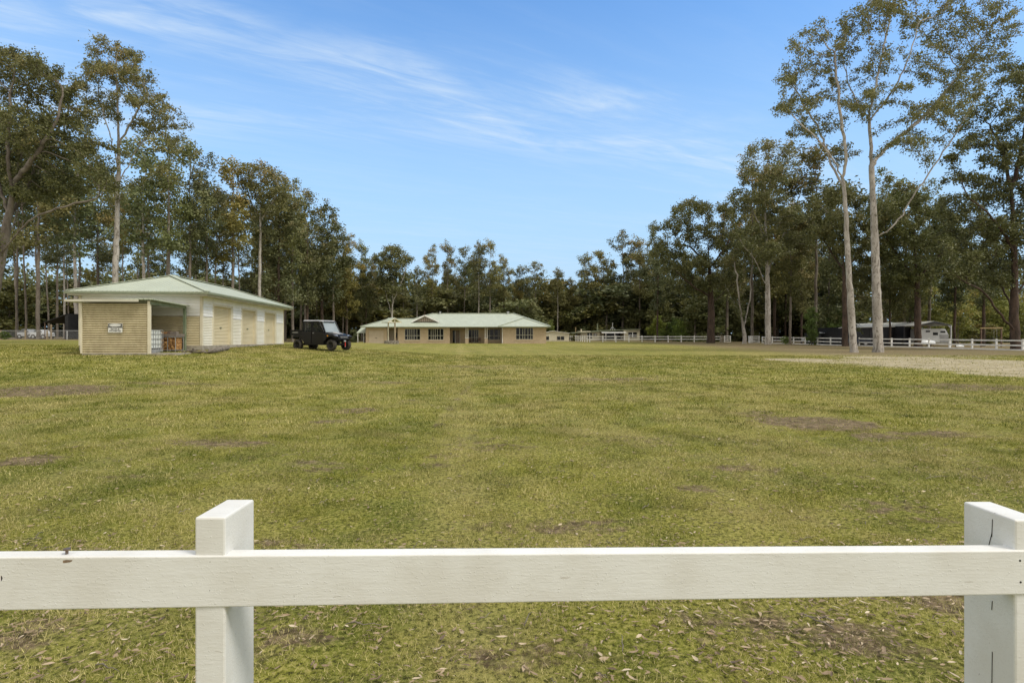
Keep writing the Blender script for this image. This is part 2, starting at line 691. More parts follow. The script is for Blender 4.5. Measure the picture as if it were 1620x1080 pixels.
def lawn_colour(t, pos):
    """colour of the turf at a world position, shared by the ground and the blades"""
    n1 = t.noise(pos, .22, 4, .6)
    n2 = t.noise(pos, 1.3, 5, .65)
    n3 = t.noise(pos, .07, 2)
    a = t.math('ADD', t.math('MULTIPLY', n1, .5), t.math('MULTIPLY', n2, .5))
    c = t.mix(t.ramp(a, .38, .58), GRASS_G, GRASS_L)
    b = t.math('ADD', t.math('MULTIPLY', t.noise(pos, .6, 5, .7), .6), t.math('MULTIPLY', n3, .4))
    c = t.mix(t.ramp(b, .43, .62, 0, .75), c, GRASS_S)
    # mowing runs: strips of grass laid one way, then the other, running up to the house
    sp = t.n('ShaderNodeSeparateXYZ')
    t.link(pos, sp.inputs[0])
    u = t.math('ADD', sp.outputs[0], t.math('MULTIPLY', sp.outputs[1], .0911))
    w = t.math('SINE', t.math('MULTIPLY', t.math('ADD', u, t.math('MULTIPLY', n1, .8)), 2 * math.pi / 2.3))
    c = t.mix(t.ramp(w, -.2, 1.0, 0, .22), c, col(.36, .33, .10))
    c = t.mix(t.ramp(t.math('ABSOLUTE', u), .6, .05, 0, .22), c, col(.40, .34, .14))
    return c


def groundmat():
    m = bpy.data.materials.new('lawn_and_earth')
    m.use_nodes = True
    t = NT(m.node_tree)
    out = t.n('ShaderNodeOutputMaterial')
    b = t.n('ShaderNodeBsdfPrincipled')
    b.inputs['Roughness'].default_value = .95
    b.inputs['Specular IOR Level'].default_value = .1
    t.link(b.outputs[0], out.inputs[0])
    pos = t.n('ShaderNodeNewGeometry').outputs['Position']
    flat = t.mapping(pos, (1, 1, 0))
    c = lawn_colour(t, flat)
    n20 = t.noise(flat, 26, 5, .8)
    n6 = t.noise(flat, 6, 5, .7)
    # tufts, thatch and dark flecks painting in the shade between blades
    c = t.mix(t.ramp(n20, .50, .64, 0, .7), c, col(.46, .39, .15))
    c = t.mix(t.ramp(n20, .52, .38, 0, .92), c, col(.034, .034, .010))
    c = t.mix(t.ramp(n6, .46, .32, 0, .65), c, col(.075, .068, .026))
    c = t.mix(t.ramp(t.noise(flat, 1.9, 6, .75), .56, .70, 0, .5), c, col(.13, .095, .05))
    # bare earth
    at = t.n('ShaderNodeAttribute', attribute_name='bare').outputs['Fac']
    nb = t.math('ADD', t.math('MULTIPLY', t.noise(flat, 5.5, 6, .8), .5), t.math('MULTIPLY', t.noise(t.mapping(flat, (.45, 1, 1)), 1.3, 5, .7), .5))
    fb = t.ramp(t.math('ADD', at, t.math('MULTIPLY_ADD', nb, 3.0, -1.62)), .18, .5)
    soil = t.mix(t.ramp(n6, .38, .62), col(.09, .062, .038), col(.25, .185, .115))
    soil = t.mix(t.ramp(n20, .52, .64, 0, .75), soil, col(.42, .34, .22))
    soil = t.mix(t.ramp(t.noise(t.mapping(flat, (1, 4.5, 1), (0, 0, R(8))), 3.2, 5, .7, .8), .52, .62, 0, .8), soil, col(.040, .028, .018))
    soil = t.mix(t.ramp(t.noise(t.mapping(flat, (1, 1, 1)), 4.3, 4, .7), .50, .66, 0, .6), soil, col(.15, .15, .04))
    c = t.mix(t.math('MULTIPLY', fb, .92), c, soil)
    sa = t.n('ShaderNodeAttribute', attribute_name='sand').outputs['Fac']
    fs = t.ramp(t.math('ADD', sa, t.math('MULTIPLY_ADD', nb, 2.4, -1.3)), .30, .72)
    sandc = t.mix(t.ramp(n6, .35, .65), col(.33, .27, .18), col(.62, .55, .42))
    sandc = t.mix(t.ramp(t.noise(t.mapping(flat, (.5, 1.6, 1)), 1.1, 6, .75), .42, .60, 0, .75), sandc, col(.24, .20, .12))
    c = t.mix(t.math('MULTIPLY', fs, .82), c, sandc)
    wo = t.n('ShaderNodeAttribute', attribute_name='wood').outputs['Fac']
    fw = t.ramp(t.math('ADD', wo, t.math('MULTIPLY_ADD', nb, 1.2, -.6)), .25, .8)
    lit = t.mix(t.ramp(n6, .35, .65), col(.13, .095, .055), col(.25, .20, .12))
    lit = t.mix(t.ramp(t.noise(flat, .5, 4), .5, .7, 0, .6), lit, col(.13, .15, .035))
    c = t.mix(t.math('MULTIPLY', fw, .92), c, lit)
    t.link(c, b.inputs['Base Color'])
    h = t.math('ADD', t.math('MULTIPLY', n20, .5), t.math('MULTIPLY', n6, .9))
    bp = t.n('ShaderNodeBump', i_Height=h)
    bp.inputs['Distance'].default_value = .06
    bp.inputs['Strength'].default_value = .9
    t.link(bp.outputs[0], b.inputs['Normal'])
    return m


def blademat():
    m = bpy.data.materials.new('grass_blades')
    m.use_nodes = True
    t = NT(m.node_tree)
    out = t.n('ShaderNodeOutputMaterial')
    pos = t.n('ShaderNodeNewGeometry').outputs['Position']
    c = lawn_colour(t, t.mapping(pos, (1, 1, 0)))
    at = t.n('ShaderNodeAttribute', attribute_name='tint').outputs['Fac']
    c = t.mix(t.ramp(at, .0, .40, .95, 0), c, col(.045, .078, .010))
    c = t.mix(t.ramp(at, .55, .85, 0, .95), c, col(.74, .64, .30))
    d = t.n('ShaderNodeBsdfDiffuse')
    t.link(c, d.inputs[0])
    tr = t.n('ShaderNodeBsdfTranslucent')
    t.link(c, tr.inputs[0])
    mx = t.n('ShaderNodeMixShader')
    mx.inputs[0].default_value = .35
    t.link(d.outputs[0], mx.inputs[1])
    t.link(tr.outputs[0], mx.inputs[2])
    t.link(mx.outputs[0], out.inputs[0])
    return m


def litmat():
    m = bpy.data.materials.new('dry_leaf')
    m.use_nodes = True
    t = NT(m.node_tree)
    out = t.n('ShaderNodeOutputMaterial')
    at = t.n('ShaderNodeAttribute', attribute_name='tint').outputs['Fac']
    c = t.mix(t.ramp(at, .0, .35, 0, 1), col(.10, .065, .035), col(.28, .20, .115))
    c = t.mix(t.ramp(at, .35, 1.0), c, col(.56, .47, .33))
    d = t.n('ShaderNodeBsdfPrincipled')
    d.inputs['Roughness'].default_value = .6
    t.link(c, d.inputs['Base Color'])
    t.link(d.outputs[0], out.inputs[0])
    return m


M = {}
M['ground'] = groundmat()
M['blade'] = blademat()
M['litter'] = litmat()
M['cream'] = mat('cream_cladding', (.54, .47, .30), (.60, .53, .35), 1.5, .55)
M['cream_side'] = mat('cream_cladding_lit_tone', (.70, .67, .55), (.76, .73, .62), 1.2, .5)  # same cladding in a paler tone, sunlight on the door side painted in
M['trim'] = mat('cream_trim', (.66, .61, .46), (.59, .54, .40), 2, .5)
M['door'] = mat('roller_door_cream', (.64, .565, .38), (.60, .525, .345), 1.0, .5)
M['white'] = mat('white_board', (.82, .82, .79), (.76, .76, .72), 1.3, .55)
M['whitepaint'] = mat('white_paint_far', (.80, .80, .77), (.66, .65, .60), 1.5, .6)
M['dirty'] = dirtymat()
M['green_post'] = mat('green_paint', (.13, .17, .10), (.21, .24, .16), 3, .6)
M['roof'] = roofmat('pale_green_roof', (.385, .425, .335), (.43, .475, .375))
M['roof_rust'] = roofmat('pale_green_roof_worn', (.37, .41, .31), (.44, .48, .37))
M['gutter'] = mat('green_gutter', (.15, .17, .105), (.20, .22, .14), 2, .5)
M['fascia'] = mat('cream_fascia', (.52, .50, .40), (.46, .44, .34), 2, .6)
M['concrete'] = mat('concrete', (.25, .22, .17), (.36, .33, .27), 2.5, .9, .01)
M['brick'] = brickmat()
M['black'] = mat('black_plastic', (.009, .009, .010), (.016, .016, .017), 3, .5, spec=.25)
M['blackmetal'] = mat('black_gloss_paint', (.007, .007, .008), None, 3, .3, spec=.3)
M['tyre'] = mat('tyre_rubber', (.028, .026, .023), (.06, .052, .042), 5, .85)
M['rim'] = mat('dark_rim', (.03, .03, .032), None, 3, .35, metal=.6)
M['grey'] = mat('grey_plastic', (.30, .31, .31), (.36, .36, .36), 3, .45)
M['steel'] = mat('galvanised_steel', (.42, .43, .43), (.55, .56, .56), 8, .45, metal=.6)
M['red'] = mat('red_strap', (.55, .03, .02), None, 3, .6)
M['amber'] = mat('amber_lens', (.75, .30, .02), None, 3, .3)
M['lens'] = mat('clear_lens', (.55, .56, .57), None, 3, .15, metal=.5)
M['glass'] = glassmat('side_glass', (.03, .035, .035), .78)
M['windscreen'] = mat('windscreen_painted_sky', (.24, .27, .26), (.30, .33, .32), .8, .25, spec=.8)  # pale grey base paints the reflected sky into the glass
M['pane'] = glassmat('window_pane', (.010, .011, .011), .25, .05, .3)
M['dark'] = mat('dark_interior', (.02, .018, .015), (.035, .03, .025), 2, .9)
M['curtain'] = mat('curtain', (.30, .29, .24), (.22, .21, .18), 6, .9, stretch=(6, 1, .2))
M['timber'] = mat('weathered_timber', (.26, .20, .13), (.38, .31, .21), 3, .85, stretch=(1, 1, .3))
M['darktimber'] = mat('dark_timber', (.10, .065, .045), (.15, .10, .07), 3, .8)
M['split'] = mat('split_firewood', (.50, .29, .11), (.24, .12, .045), 6, .85, lo=.42, hi=.58)
M['tank'] = mat('tank_plastic', (.70, .73, .68), (.62, .65, .60), 2, .35)
M['stone'] = mat('grey_stone', (.16, .14, .11), (.30, .27, .22), 6, .95, .03)
M['deadlog'] = mat('dead_grey_wood', (.22, .19, .15), (.13, .11, .085), 5, .9, .02, stretch=(1, 1, 1))
M['darkshed'] = mat('charcoal_sheet', (.012, .013, .016), (.022, .022, .026), 1, .6)
M['paleroof'] = roofmat('pale_grey_roof', (.50, .50, .45), (.42, .42, .38))
M['blueroof'] = roofmat('grey_roof', (.40, .43, .46), (.46, .49, .52))
M['carwhite'] = mat('white_car_paint', (.60, .62, .63), None, 1, .25)
M['carblue'] = mat('dark_blue_car_paint', (.03, .04, .06), None, 1, .25)
M['tarp'] = mat('black_tarp', (.012, .012, .013), (.02, .02, .02), 2, .7)
M['tarpin'] = mat('grey_tarp', (.20, .18, .16), (.12, .11, .10), 2, .8, stretch=(.2, 1, 4))
M['ochre'] = mat('ochre_timber', (.34, .25, .13), (.28, .20, .10), 2, .8)
M['signwhite'] = mat('sign_white', (.70, .70, .66), (.62, .62, .58), 8, .5)
M['signblack'] = mat('sign_black', (.03, .03, .025), None, 8, .5)
M['rust'] = mat('rusty_bolt', (.10, .12, .15), (.20, .15, .11), 60, .55, metal=.7)
M['woodbare'] = mat('bare_wood', (.28, .20, .12), (.16, .11, .07), 40, .9)
M['crack'] = mat('crack_dark', (.02, .018, .015), None, 4, .95)
M['hardwood'] = mat('timber_deck', (.20, .17, .14), (.14, .12, .10), 4, .9)

M['bark_pale'] = barkmat('bark_pale_spotted', (.42, .39, .35), (.29, .265, .23), (.14, .12, .10), 1.6, .75)
M['bark_grey'] = barkmat('bark_grey_brown', (.19, .165, .135), (.12, .10, .08), (.07, .055, .045), 1.6, .5)
M['bark_red'] = barkmat('bark_dark_furrowed', (.055, .040, .030), (.095, .065, .048), (.025, .02, .016), 2.0, .6, fiss=1)
M['leaf_gum'] = leafmat('leaf_gum', (.070, .078, .030), (.160, .162, .062), (.26, .212, .090))
M['leaf_dark'] = leafmat('leaf_dark', (.050, .062, .024), (.115, .122, .045), (.21, .18, .075), .22)
M['leaf_olive'] = leafmat('leaf_olive', (.068, .082, .034), (.145, .155, .064), (.23, .19, .09))
M['leaf_green'] = leafmat('leaf_bright', (.08, .12, .028), (.14, .19, .045), (.22, .25, .07), .35)


# ------------------------------------------------------------------ ground sheet
def make_ground():
    ys = list(np.arange(-40, 0, 4.0)) + [0.0]
    y = 0.0
    while y < 1600:
        y += max(.05, .0125 * y if y < 160 else .05 * y)
        ys.append(y)
    ys = np.array(ys)
    ns = 380
    s = np.linspace(-1, 1, ns)
    half = 8 + 1.25 * np.abs(ys)
    Xg = s[None, :] * half[:, None]
    Yg = np.repeat(ys[:, None], ns, 1)
    Zg = ground(Xg, Yg)
    verts = np.stack([Xg, Yg, Zg], -1).reshape(-1, 3)
    ny = len(ys)
    i = np.arange(ny - 1)[:, None] * ns + np.arange(ns - 1)[None, :]
    f = np.stack([i, i + 1, i + 1 + ns, i + ns], -1).reshape(-1)
    x_, y_ = verts[:, 0], verts[:, 1]
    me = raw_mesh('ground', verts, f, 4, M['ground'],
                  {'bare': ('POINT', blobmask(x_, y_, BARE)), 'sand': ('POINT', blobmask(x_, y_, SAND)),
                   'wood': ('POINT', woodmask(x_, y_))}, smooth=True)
    o = bpy.data.objects.new('ground', me)
    C.objects.link(o)
    tag(o, 'green and straw coloured paddock lawn with bare earth patches', 'ground', kind='structure')


make_ground()


def make_grass():
    rs = np.random.RandomState(3)
    Ps, Ls, Ws = [], [], []
    for (a, b, dens, ln, wd) in ((1.6, 5.5, 8000, .040, .0036), (5.5, 10, 3000, .046, .0066), (10, 19, 900, .055, .015), (19, 42, 230, .07, .032)):
        area = .97 * (b * b - a * a) + 1
        n = int(area * dens)
        yy = np.sqrt(rs.uniform(a * a, b * b, n))
        xx = rs.uniform(-.97, .97, n) * (yy + .3)
        d = np.maximum(blobmask(xx, yy, BARE) * .9, np.maximum(blobmask(xx, yy, SAND), .9 * woodmask(xx, yy)))
        cl = vnoise(xx, yy, 9.0) * .5 + vnoise(xx, yy, 3.1) * .5
        keep = (rs.rand(n) > np.clip(d * 1.15 - .05, 0, .93)) & (rs.rand(n) < np.clip((cl - .22) * 2.4, .12, 1))
        xx, yy = xx[keep], yy[keep]
        Ps.append(np.stack([xx, yy], 1))
        c2 = cl[keep]
        Ls.append(ln * rs.uniform(.45, 1.35, len(xx)) * (.55 + .8 * c2))
        Ws.append(wd * rs.uniform(.6, 1.3, len(xx)))
    P = np.concatenate(Ps)
    L = np.concatenate(Ls)
    W = np.concatenate(Ws)
    n = len(P)
    z = ground(P[:, 0], P[:, 1])
    ang = rs.uniform(0, 2 * np.pi, n)
    lean = rs.uniform(.25, 1.25, n)
    la = rs.uniform(0, 2 * np.pi, n)
    base = np.stack([P[:, 0], P[:, 1], z - .004], 1)
    side = np.stack([np.cos(ang), np.sin(ang), np.zeros(n)], 1) * (W / 2)[:, None]
    tipd = np.stack([np.sin(lean) * np.cos(la), np.sin(lean) * np.sin(la), np.cos(lean)], 1) * L[:, None]
    v = np.stack([base - side, base + side, base + tipd], 1).reshape(-1, 3)
    f = np.arange(n * 3)
    # short grass, a share of it dry
    dry = np.clip(rs.rand(n) * .72 + .24 * sstep(7, 3.5, P[:, 1]) + .45 * (vnoise(P[:, 0], P[:, 1], 1.7) - .35), 0, 1)
    me = raw_mesh('grass', v, f, 3, M['blade'], {'tint': ('FACE', dry)})
    o = bpy.data.objects.new('grass', me)
    C.objects.link(o)
    tag(o, 'short mown grass, green mixed with dry straw blades', 'grass', kind='stuff')


make_grass()


def make_litter():
    rs = np.random.RandomState(11)
    xs, ys = [], []

    def put(n, a, b, f=None):
        yy = np.sqrt(rs.uniform(a * a, b * b, n * 3))
        xx = rs.uniform(-.97, .97, n * 3) * yy
        w = .30 + .70 * np.clip(vnoise(xx, yy, 1.3) * .6 + vnoise(xx, yy, 4.1) * .9 - .4, 0, 1)
        w = w * (.55 + .45 * sstep(.0, .5, xx / yy) + .35 * sstep(.3, .8, -xx / yy) * (yy < 6))
        w = np.maximum(w, .8 * blobmask(xx, yy, BARE))
        k = rs.rand(n * 3) < w
        xs.append(xx[k][:n])
        ys.append(yy[k][:n])
    put(6500, 2.3, 4.6)
    put(5200, 4.6, 9)
    put(3600, 9, 18)
    put(1200, 18, 36)
    put(1200, 36, 70)
    x = np.concatenate(xs)
    y = np.concatenate(ys)
    n = len(x)
    L = (.014 + .062 * rs.beta(1.2, 2.6, n)) * np.where(y > 9, 1.15, 1.0) * np.where(y > 18, 1.25, 1.0)
    W = L * rs.uniform(.15, .36, n)
    rz = rs.uniform(0, 2 * np.pi, n)
    tilt = rs.normal(0, .28, n)
    curl = rs.uniform(-.25, .5, n)
    # 4 stations along the leaf, bent, folded along the midrib
    st = np.array([0, .3, .68, 1.0])
    wd = np.array([.08, 1.0, .75, .04])
    vs_ = []
    for q in range(4):
        u = (st[q] - .5)
        for sd_ in (-1, 0, 1):
            lx = u * L
            ly = sd_ * wd[q] * W / 2 + curl * .35 * L * (u * u)
            lz = curl * L * (u * u) * 1.3 + abs(sd_) * W * .16 * wd[q]
            ct, s_ = np.cos(tilt), np.sin(tilt)
            lz2 = lz * ct + ly * s_
            ly2 = ly * ct - lz * s_
            vx = x + lx * np.cos(rz) - ly2 * np.sin(rz)
            vy = y + lx * np.sin(rz) + ly2 * np.cos(rz)
            vs_.append(np.stack([vx, vy, lz2], 1))
    V = np.stack(vs_, 1)
    V[:, :, 2] += (ground(x, y) + .014 + rs.uniform(0, .012, n))[:, None]
    base = np.arange(n)[:, None] * 12
    fl = []
    for q in range(3):
        for s_ in range(2):
            a = q * 3 + s_
            fl.append(base + np.array([a, a + 1, a + 4, a + 3])[None, :])
    f = np.stack(fl, 1).reshape(-1)
    tint = np.repeat(np.clip(rs.beta(1.2, 2.3, n), 0, 1), 6)
    me = raw_mesh('fallen_leaves', V.reshape(-1, 3), f, 4, M['litter'], {'tint': ('FACE', tint)}, smooth=True)
    o = bpy.data.objects.new('fallen_leaves', me)
    C.objects.link(o)
    tag(o, 'scattered dry tan and brown gum leaves lying on the grass', 'leaves', kind='stuff')


make_litter()


def make_twigs():
    rr = random.Random(21)
    m = MB()
    m.smooth = True
    spots = [(X(1465, 6.5), 6.5, .34, .2)]
    for i in range(150):
        y = rr.uniform(2.6, 12) if i < 90 else rr.uniform(12, 34)
        spots.append((rr.uniform(-.9, .9) * y, y, rr.uniform(.05, .22) * (1 if i < 90 else 2.2), rr.uniform(0, 6.28)))
    for (x, y, L, a) in spots:
        pts, cx, cy = [], x, y
        for k in range(5):
            pts.append((cx, cy, G(cx, cy) + .018 + .012 * (k % 2)))
            a += rr.uniform(-.35, .35)
            cx += math.cos(a) * L / 4
            cy += math.sin(a) * L / 4
        r = rr.uniform(.0018, .004) * (1 if y < 12 else 2)
        m.tube(pts, [r, r, r * .9, r * .7, r * .4], 5)
    o = m.build('fallen_twigs', M['deadlog'])
    tag(o, 'thin grey twigs and bark strips scattered over the grass', 'twigs', kind='stuff')


make_twigs()


# ------------------------------------------------------------------ trees
def colonize(skel, fork_z, attr, D, di, dk, rng, up=.12, iters=110, jit=.16):
    """space colonisation: limbs grow from the skeleton towards the attractor points"""
    pos = [np.array(p, float) for p, _ in skel]
    par = [q for _, q in skel]
    A = np.array(attr)
    P = np.array(pos)
    can = P[:, 2] >= fork_z
    if not can.any():
        can[-1] = True
    idx = np.where(can)[0]
    d = np.linalg.norm(A[:, None] - P[None, idx], axis=2)
    ni = idx[d.argmin(1)]
    nd = d.min(1)
    nkids = {}
    for it in range(iters):
        if len(A) == 0:
            break
        live = nd < di
        if not live.any():
            live = nd < nd.min() + D * 1.5
        newp, newq = [], []
        who = ni[live]
        vec = A[live] - P[who]
        vec /= (np.linalg.norm(vec, axis=1, keepdims=True) + 1e-9)
        for k in np.unique(who):
            if nkids.get(k, 0) >= 3:
                continue
            s_ = vec[who == k].sum(0)
            nn = np.linalg.norm(s_)
            if nn < 1e-3:
                s_ = vec[who == k][0]
                nn = 1
            s_ = s_ / nn
            pk = par[k]
            if pk >= 0:
                f = P[k] - P[pk]
                f = f / (np.linalg.norm(f) + 1e-9)
                s_ = s_ + .45 * f
            s_ = s_ + np.array([0, 0, up]) + rng.normal(0, jit, 3)
            s_ /= np.linalg.norm(s_)
            newp.append(P[k] + s_ * D)
            newq.append(int(k))
            nkids[k] = nkids.get(k, 0) + 1
        if not newp:
            far = nd.argmin()
            A = np.delete(A, far, 0)
            ni = np.delete(ni, far)
            nd = np.delete(nd, far)
            continue
        b0 = len(par)
        NP = np.array(newp)
        par += newq
        P = np.vstack([P, NP])
        d = np.linalg.norm(A[:, None] - NP[None], axis=2)
        m = d.min(1)
        better = m < nd
        ni = np.where(better, b0 + d.argmin(1), ni)
        nd = np.where(better, m, nd)
        keep = nd > dk
        A, ni, nd = A[keep], ni[keep], nd[keep]
    return P, np.array(par)


def polyline_nodes(pts, D):
    out = []
    for a, b in zip(pts[:-1], pts[1:]):
        a, b = np.array(a, float), np.array(b, float)
        n = max(1, int(round(np.linalg.norm(b - a) / D)))
        for i in range(n):
            out.append(a + (b - a) * i / n)
    out.append(np.array(pts[-1], float))
    return out


def smooth_line(pts, it=2):
    pts = [np.array(p, float) for p in pts]
    for _ in range(it):
        q = [pts[0]]
        for a, b in zip(pts[:-1], pts[1:]):
            q.append(a * .75 + b * .25)
            q.append(a * .25 + b * .75)
        q.append(pts[-1])
        pts = q
    return pts


def grow(seed, trunk, limbs, blobs, n_attr, r0, D, fork_z, leaf_n, leaf_l, leaf_w, spread, rust=.3, sides=7, dens=None, tipr=.016, ragged=.5, flat=.8, droop=.4, up=.1, expo=1.9, limb_k=.58, r_top=None):
    """returns (wood verts, wood faces, leaf verts, leaf tints)"""
    rng = np.random.RandomState(seed)
    nodes = []
    tl = polyline_nodes(smooth_line(trunk), D)
    for i, p in enumerate(tl):
        j = rng.normal(0, .035 * D, 3) * (i > 0)
        nodes.append((p + j * [1, 1, 0], i - 1))
    for L in limbs:
        ll = polyline_nodes(smooth_line(L), D)
        P0 = np.array([q for q, _ in nodes])
        k = int(np.argmin(np.linalg.norm(P0 - ll[0], axis=1)))
        for i, p in enumerate(ll[1:]):
            nodes.append((p + rng.normal(0, .09 * D, 3), k if i == 0 else len(nodes) - 1))
    vol = np.array([b[3] * b[4] * b[5] for b in blobs]) ** .75
    vol = vol / vol.sum()
    n_attr = int(n_attr * 1.3)
    att = []
    for b, w in zip(blobs, vol):
        n = max(4, int(n_attr * w))
        u = rng.normal(size=(n, 3))
        u /= np.linalg.norm(u, axis=1, keepdims=True)
        rr = rng.rand(n) ** (1 / 2.2)
        u = u * rr[:, None]
        att.append(u * [b[3], b[4], b[5]] + [b[0], b[1], b[2]])
    att = np.concatenate(att)
    P, par = colonize(nodes, fork_z, att, D, D * 9, D * 1.45, rng, up=up)
    n = len(P)
    kids = [[] for _ in range(n)]
    for i in range(n):
        if par[i] >= 0:
            kids[par[i]].append(i)
    rad = np.zeros(n)
    for i in range(n - 1, -1, -1):
        rad[i] = tipr if not kids[i] else sum(rad[k] ** expo for k in kids[i]) ** (1 / expo)
    # rescale so that the bole has radius r0
    rad = tipr + (rad - tipr) * (r0 - tipr) / max(rad[0] - tipr, 1e-6)
    # keep the bole from thinning too slowly
    for i in range(len(tl)):
        z = P[i][2] - P[0][2]
        rad[i] *= 1 + .42 * math.exp(-z / (r0 * 1.6)) - .12 * min(1, z / 12.0)
    nt_ = len(tl)
    top = max(P[:nt_, 2].max(), 1.0)
    rad[:nt_] *= 1 - .42 * np.clip((P[:nt_, 2] - .25 * top) / top, 0, 1) / .75
    rad[nt_:] = tipr + (rad[nt_:] - tipr) * limb_k
    wv, wf = [], []
    big = {}
    for i in range(n):
        if kids[i]:
            big[i] = max(kids[i], key=lambda k: rad[k])

    def tube_np(idx, n_s):
        b = len(wv)
        pts = P[idx]
        ref = np.array([1.0, .13, 0])
        m = len(idx)
        for i in range(m):
            d = pts[min(i + 1, m - 1)] - pts[max(i - 1, 0)]
            d = d / (np.linalg.norm(d) + 1e-9)
            r = ref - d * ref.dot(d)
            if np.linalg.norm(r) < .1:
                r = np.array([0, 1.0, 0]) - d * d[1]
            r /= np.linalg.norm(r)
            ref = r
            u = np.cross(d, r)
            rr = rad[idx[i]] if i else min(rad[idx[0]], rad[idx[1]] * 1.25)
            if idx[0] == 0 and i == 0:
                rr = rad[0]
            lob = 0
            for k in range(n_s):
                a = 2 * math.pi * k / n_s
                if idx[0] == 0:
                    z = pts[i][2] - P[0][2]
                    lob = .22 * math.exp(-z / (r0 * 1.2)) * math.sin(3 * a + seed) + .05 * math.sin(2 * a + i * .4)
                wv.append(pts[i] + (r * math.cos(a) + u * math.sin(a)) * rr * (1 + lob))
        for i in range(m - 1):
            for k in range(n_s):
                wf.append((b + i * n_s + k, b + i * n_s + (k + 1) % n_s, b + (i + 1) * n_s + (k + 1) % n_s, b + (i + 1) * n_s + k))
    starts = [0]
    for i in range(n):
        for k in kids[i]:
            if k != big.get(i):
                starts.append(k)
    for s_ in starts:
        chain = [s_]
        while chain[-1] in big:
            chain.append(big[chain[-1]])
        if s_ and par[s_] >= 0:
            chain = [int(par[s_])] + chain
        if len(chain) < 2:
            continue
        mr = rad[chain[1]]
        ns_ = sides * 2 if s_ == 0 else (sides if mr > .08 else (5 if mr > .03 else 3))
        tube_np(chain, ns_)
    # leaves: tufts round the ends of the twigs
    lastk = [i for i in range(len(tl), n) if rad[i] < tipr * 2.6 or not kids[i]]
    tips = np.array([P[i] for i in lastk])
    zmin, zmax = tips[:, 2].min(), tips[:, 2].max()
    tn = len(tips)
    cnt = np.maximum(3, (1.9 * leaf_n * rng.uniform(1 - ragged, 1 + ragged, tn)).astype(int))
    # leave some twigs almost bare
    cnt[rng.rand(tn) < .10] = 3
    tot = int(cnt.sum())
    own = np.repeat(np.arange(tn), cnt)
    own_r = rng.uniform(.55, 1.15, tn)[own] * .66
    g = rng.normal(size=(tot, 3)) * [spread, spread, spread * flat] * own_r[:, None]
    c = tips[own] + g
    c[:, 2] += spread * .25
    yaw = rng.uniform(0, 2 * np.pi, tot)
    pit = np.clip(rng.normal(-droop, .55, tot), -1.5, 1.2)
    dirv = np.stack([np.cos(yaw) * np.cos(pit), np.sin(yaw) * np.cos(pit), np.sin(pit)], 1)
    o = rng.normal(size=(tot, 3))
    sdv = np.cross(dirv, o)
    sdv /= np.linalg.norm(sdv, axis=1, keepdims=True) + 1e-9
    ll = 1.0 * leaf_l * rng.uniform(.6, 1.35, tot)
    ww = 1.05 * leaf_w * rng.uniform(.6, 1.3, tot)
    a = c
    b_ = c + dirv * (ll * .5)[:, None] + sdv * (ww * .5)[:, None]
    e = c + dirv * ll[:, None]
    f = c + dirv * (ll * .5)[:, None] - sdv * (ww * .5)[:, None]
    lv = np.stack([a, b_, e, f], 1).reshape(-1, 3)
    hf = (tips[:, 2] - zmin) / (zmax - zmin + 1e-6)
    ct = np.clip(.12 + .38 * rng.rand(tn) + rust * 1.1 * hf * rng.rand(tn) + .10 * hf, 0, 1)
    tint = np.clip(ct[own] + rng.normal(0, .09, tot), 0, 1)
    return np.array(wv), wf, lv, tint


def tree_meshes(name, g, bark, leaf):
    wv, wf, lv, tint = g
    me = raw_mesh('trunk', wv, np.array(wf).ravel(), 4, bark, smooth=True)
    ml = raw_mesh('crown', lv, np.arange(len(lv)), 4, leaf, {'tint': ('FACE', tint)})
    return me, ml


def put_tree(name, me, ml, loc, rz, sc, label, cat='tree', group=None, tint=(1, 1, 1)):
    root = thing(name, loc, label, cat, rz, group)
    root.scale = sc
    a = bpy.data.objects.new('trunk', me)
    b = bpy.data.objects.new('crown', ml)
    for o in (a, b):
        C.objects.link(o)
        o.parent = root
    b.color = (*tint, 1)
    return root


# trees whose outline the photograph shows: blobs traced and given real distance and depth
def hero(name, seed, px, Y, trunk_px, limbs_px, blobs_px, r0, bark, leaf, label, n_attr=900, D=.55, fork_py=400, leaf_n=34,
         leaf_l=.2, leaf_w=.10, spread=.42, rust=.3, depth=.8, tint=(1, 1, 1), dz=0.0, **kw):
    bx, bz = X(px, Y), G(X(px, Y), Y)
    rng = np.random.RandomState(seed + 500)

    def loc(p, q, y=0.0):
        YY = Y + y
        return (X(p, YY) - bx, y, Zp(q, YY) - bz)
    trunk = [(X(px, Y) - bx, 0, -.3)] + [loc(p[0], p[1], p[2] if len(p) > 2 else 0) for p in trunk_px]
    limbs = [[loc(p[0], p[1], p[2] if len(p) > 2 else 0) for p in L] for L in limbs_px]
    k = Y / F
    blobs = []
    wmax = max(b[2] for b in blobs_px) * k
    cx = np.mean([b[0] for b in blobs_px])
    half = max(abs(b[0] - cx) for b in blobs_px) + 1
    for b in blobs_px:
        # spread the blobs in depth too: most room in the middle of the crown
        room = half * k * depth * math.sqrt(max(0.05, 1 - ((b[0] - cx) / (half * 1.05)) ** 2))
        for c_ in range(2):
            y = rng.uniform(-room, room) if c_ else rng.uniform(-room, room) * .35
            x0, _, z0 = loc(b[0], b[1], y)
            blobs.append((x0, y, z0, b[2] * k * .92, max(b[2], b[3]) * k * .85, b[3] * k * 1.12))
    g = grow(seed, trunk, limbs, blobs, n_attr, r0, D, Zp(fork_py, Y) - bz, leaf_n, leaf_l, leaf_w, spread, rust=rust, **kw)
    me, ml = tree_meshes(name, g, bark, leaf)
    return put_tree(name, me, ml, (bx, Y, bz), 0, (1, 1, 1), label, tint=tint)


